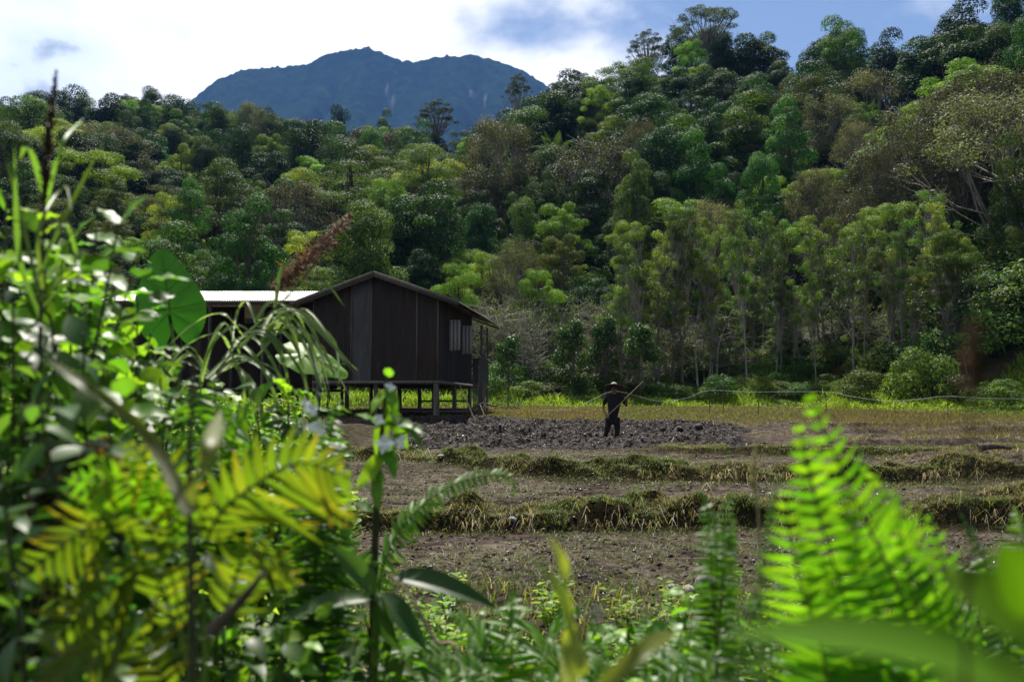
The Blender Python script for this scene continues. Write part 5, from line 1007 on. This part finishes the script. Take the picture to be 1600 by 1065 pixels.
def reed(name, d, stem, blades_, label, head=None, hcol=(.1, .055, .04), bw=.016, bcol=(.1, .17, .03), hw=.05, nh=500, smat=M_STEM, sr=.006):
    e = plant(name, stem[0][0], stem[0][1], d, label, 'reed'); b = np.array(e.location); sp = [Vector((0, 0, 0))] + [Vector(np.array(P(*s, d)) - b) for s in stem]; path = curve(sp, 22); A = Acc(); A.tube(path, np.linspace(sr, sr * .35, 22), 6); obj('stem', A.mesh('stem', True), smat, e)
    for bl_ in blades_:
        pts = curve([np.array(P(*q_, d + (fr.random() - .5) * .3)) - b for q_ in bl_], 14); V, Fq = strip(pts, bw * (.7 + .6 * fr.random()), np.array([.25, -.6, .75])); A = Acc(); A.add(V, Fq, np.array(bcol) * (.7 + .6 * fr.random())); obj('blade', A.mesh('blade', True), M_NEAR, e)
    if head:
        hp = curve([np.array(P(*q_, d)) - b for q_ in head], 40); A = Acc(); ax = hp[-1] - hp[0]; ax /= np.linalg.norm(ax)
        for k in range(nh):
            f = fr.random(); p = hp[int(f * 39)]; w_ = hw * math.sin(math.pi * (.08 + .9 * f)) ** .7; o_ = fr.normal(size=3) * w_ * .5; q1 = p + o_ + ax * .02; A.tube([p + o_ * .15, p + o_ * .8 + ax * .012, q1 + np.array([0, 0, -.012])], [.0012, .0025, .001], 3, np.array(hcol) * (.6 + .8 * fr.random()), cap=False)
        ho_ = obj('seed_head', A.mesh('seed_head'), M_GRASS, e)
    return e
reed('reed', 2.3, [(60, 620), (66, 420), (72, 280), (86, 118)], [[(70, 330), (95, 230), (130, 185)], [(68, 300), (45, 230), (30, 250)], [(70, 400), (110, 320), (165, 215)], [(66, 450), (60, 360), (100, 290), (112, 330)], [(64, 470), (30, 330), (10, 250)], [(66, 480), (120, 430), (215, 380)], [(64, 500), (30, 400), (22, 230)], [(66, 420), (100, 350), (120, 400), (128, 440)]], 'tall reed with a dark seed head reaching into the sky', [(68, 320), (74, 230), (88, 112)], (.06, .035, .02), .012, hw=.018, nh=380)
reed('reed', 4.4, [(262, 680), (330, 590), (410, 500), (470, 440), (540, 340)], [[(400, 500), (430, 470), (500, 520), (556, 585)], [(390, 515), (450, 480), (520, 530), (530, 600)], [(380, 520), (420, 520), (470, 580), (490, 650)], [(370, 530), (400, 560), (430, 620), (440, 680)], [(360, 545), (340, 520), (290, 540), (240, 600)], [(380, 525), (350, 490), (310, 500), (262, 540)], [(400, 505), (385, 470), (370, 490), (362, 540)], [(420, 490), (470, 490), (540, 560), (560, 580)], [(350, 560), (390, 590), (410, 650), (415, 700)], [(400, 500), (440, 500), (490, 560), (505, 610)], [(430, 480), (440, 420), (470, 405)], [(440, 470), (500, 440), (540, 480)], [(330, 590), (300, 590), (270, 640), (255, 690)], [(360, 550), (380, 600), (380, 660)], [(395, 510), (460, 510), (500, 600), (520, 640)]] + EXTRA, 'arching reed with silvery drooping blades and a brown plume before the hut', [(428, 452), (470, 415), (548, 332)], (.24, .14, .11), .019, bcol=(.13, .19, .07), hw=.06, nh=700, smat=M_STEM)
reed('reed', 1.5, [(300, 1200), (298, 900), (296, 700), (310, 520)], [[(296, 800), (230, 680), (120, 590), (70, 560)], [(298, 780), (330, 690), (345, 640)]], 'dark upright stem in front of the yellowing fern', None, bw=.02, bcol=(.12, .15, .025), sr=.008)
reed('reed', .6, [(1515, 1300), (1518, 900), (1516, 700), (1518, 560)], [], 'very blurred brown stalk at the right', [(1517, 640), (1518, 590), (1520, 530)], (.1, .05, .02), hw=.006, nh=90, smat=M_STEM, sr=.002)
reed('reed', 2.2, [(1192, 1200), (1188, 900), (1184, 790), (1176, 740), (1184, 690)], [], 'pale thin seed stalk left of the tall bright fern', [(1184, 800), (1176, 745), (1185, 688)], (.4, .36, .2), hw=.007, nh=160, smat=M_DRY, sr=.004)
reed('broad_grass', 1.5, [(890, 1250), (890, 1120)], [[(892, 1120), (890, 1000), (885, 900), (862, 838)], [(890, 1110), (900, 1040), (878, 930), (830, 868)], [(893, 1120), (1010, 1010), (1060, 985)], [(893, 1110), (905, 1060), (900, 980)]], 'broad yellow-green grass blades at bottom centre', None, bw=.032, bcol=(.2, .25, .04))
reed('dry_stalk', 2.6, [(720, 1070), (680, 1000), (640, 930), (605, 895)], [], 'bent dry stalk rising from the bottom left of centre', None, smat=M_DRY, sr=.008)
twist_branch('dead_branch', [P(330, 985, 1.7), P(375, 940, 1.65), P(412, 895, 1.6)], .012, 'short brown dead branch beside the yellowing fern', M_TRUNK)
# big soft leaf right in front of the lens, bottom right
e = plant('near_plant', 1620, 1060, .75, 'large bright leaves blurred at the bottom right corner', 'plant'); b = np.array(e.location)
A = Acc(); A.tube(curve([(0, 0, 0), np.array(P(1650, 1300, .75)) - b, np.array(P(1630, 1040, .7)) - b], 8), .006, 6); obj('stem', A.mesh('stem', True), M_GREENSTEM, e)
for (p0, p1, w_, n_, m_i) in (((1600, 1075, .62), (1165, 925, .62), .048, (0, -.35, .9), 0), ((1640, 1000, .7), (1490, 880, .7), .06, (.2, -.7, .7), 2), ((1640, 960, .7), (1570, 850, .7), .05, (-.3, -.7, .6), 1), ((1640, 1080, .7), (1480, 1040, .68), .05, (0, -.5, .8), 1)):
    a, c_ = np.array(P(*p0)) - b, np.array(P(*p1)) - b; put('leaf', LN[m_i], e, a, c_ - a, n_, np.linalg.norm(c_ - a), w_)
# small weeds, copies of three, over the verge and the left bank
def weed_proto(seed, big):
    r = np.random.default_rng(seed); A = Acc(); B = Acc(); C_ = []; 
    for s in range(7):
        a = s * 2.4 + r.random(); h = .28 + .2 * r.random(); t = np.array([math.cos(a) * .13, math.sin(a) * .13, h]); pth = curve([(0, 0, -.03), t * .5 + np.array([0, 0, .05]), t], 6); A.tube(pth, np.linspace(.005, .002, 6), 4)
        for k in range(11):
            f = .25 + .75 * (k + .5) / 11; p = np.array([np.interp(f * 5, range(6), pth[:, i]) for i in range(3)]); a2 = k * 2.4; d = np.array([math.cos(a2), math.sin(a2), .35]) + r.normal(size=3) * .2; d /= np.linalg.norm(d); sd = np.cross(d, [0, 0, 1.]); sd /= np.linalg.norm(sd); l_ = (.05 + .05 * r.random()) * big; w_ = l_ * .27
            B.add([p, p + d * l_ * .45 + sd * w_ + [0, 0, .006], p + d * l_ + [0, 0, -.015], p + d * l_ * .45 - sd * w_ + [0, 0, .006]], [(0, 1, 2, 3)], np.array([(.13, .25, .022), (.19, .31, .03), (.08, .17, .018), (.22, .25, .035)][r.integers(4)]) * (.7 + .5 * r.random()))
    return A.mesh('weed_stems', True), B.mesh('weed_leaves')
WP = [weed_proto(5, 1.0), weed_proto(9, 1.25), weed_proto(14, .8)]
WEEDS = {}
def weed(x, y, s, label, group):
    st_, lf = WP[int(fr.integers(3))]; e = empty('weed', (x, y, T1(x, y)), fr.random() * 6.28, s); obj('stems', st_, M_GREENSTEM, e); obj('foliage', lf, M_NEAR, e); tag(e, label, 'weed', group); WEEDS.setdefault(group, []).append(e)
for i in range(150):
    y = 4.2 + 5.4 * fr.random() ** .9; x = (-.25 + .85 * fr.random()) * y
    if vn(np.array([x * .8]), np.array([y * .8]))[0] < .22 + .1 * max(0, y - 7.0): continue
    weed(x, y, (.45 + .55 * fr.random()) * (1 if y < 8 else .6), 'small leafy weed among many at the near edge of the paddies', 'weeds at the near edge of the paddies')
for i in range(110):
    y = 4.5 + 20 * fr.random(); px = 540 - 560 * fr.random() ** 1.1 - (30 if y > 12 else 0); x = (px - 800) / F * y
    weed(x, y, (1.5 + 1.5 * fr.random()) * (1 if y < 12 else .7) * (.55 if px > 470 else 1), 'rank leafy weed on the overgrown left bank', 'weeds on the left bank')

for g_, what, where in (('weeds at the near edge of the paddies', 'small leafy weed', 'at the near paddy edge'), ('weeds on the left bank', 'rank leafy weed', 'on the overgrown left bank')):
    lst = sorted(WEEDS[g_], key=lambda o: o.location.y); nrow = -(-len(lst) // 28); per = -(-len(lst) // nrow)
    for k in range(nrow):
        row = sorted(lst[k * per:(k + 1) * per], key=lambda o: o.location.x / o.location.y); rn = 'nearest row' if k == 0 else 'farthest row' if k == nrow - 1 else ORD[k] + ' row back'
        for j, o in enumerate(row): o['label'] = f"{what} {where}, {ORD[j] if j == 0 else ORD[j] + ' from left'} in the {rn}"
# ------------------------------------------------------------------ haze over the valley
me = bpy.data.meshes.new('haze'); A = Acc(); A.box((-3800, -120, -2.5), (3800, 4400, 1320)); ho_ = obj('haze', A.mesh('haze'))
m, n, l = material('valley_haze'); pv = n.new('ShaderNodeVolumePrincipled'); pv.inputs['Color'].default_value = (.18, .4, 1, 1); pv.inputs['Density'].default_value = .00006; pv.inputs['Anisotropy'].default_value = .2
om = n.new('ShaderNodeOutputMaterial'); l.new(pv.outputs[0], om.inputs['Volume']); ho_.data.materials.append(m); tag(ho_, 'thin blue haze filling the valley', kind='stuff')
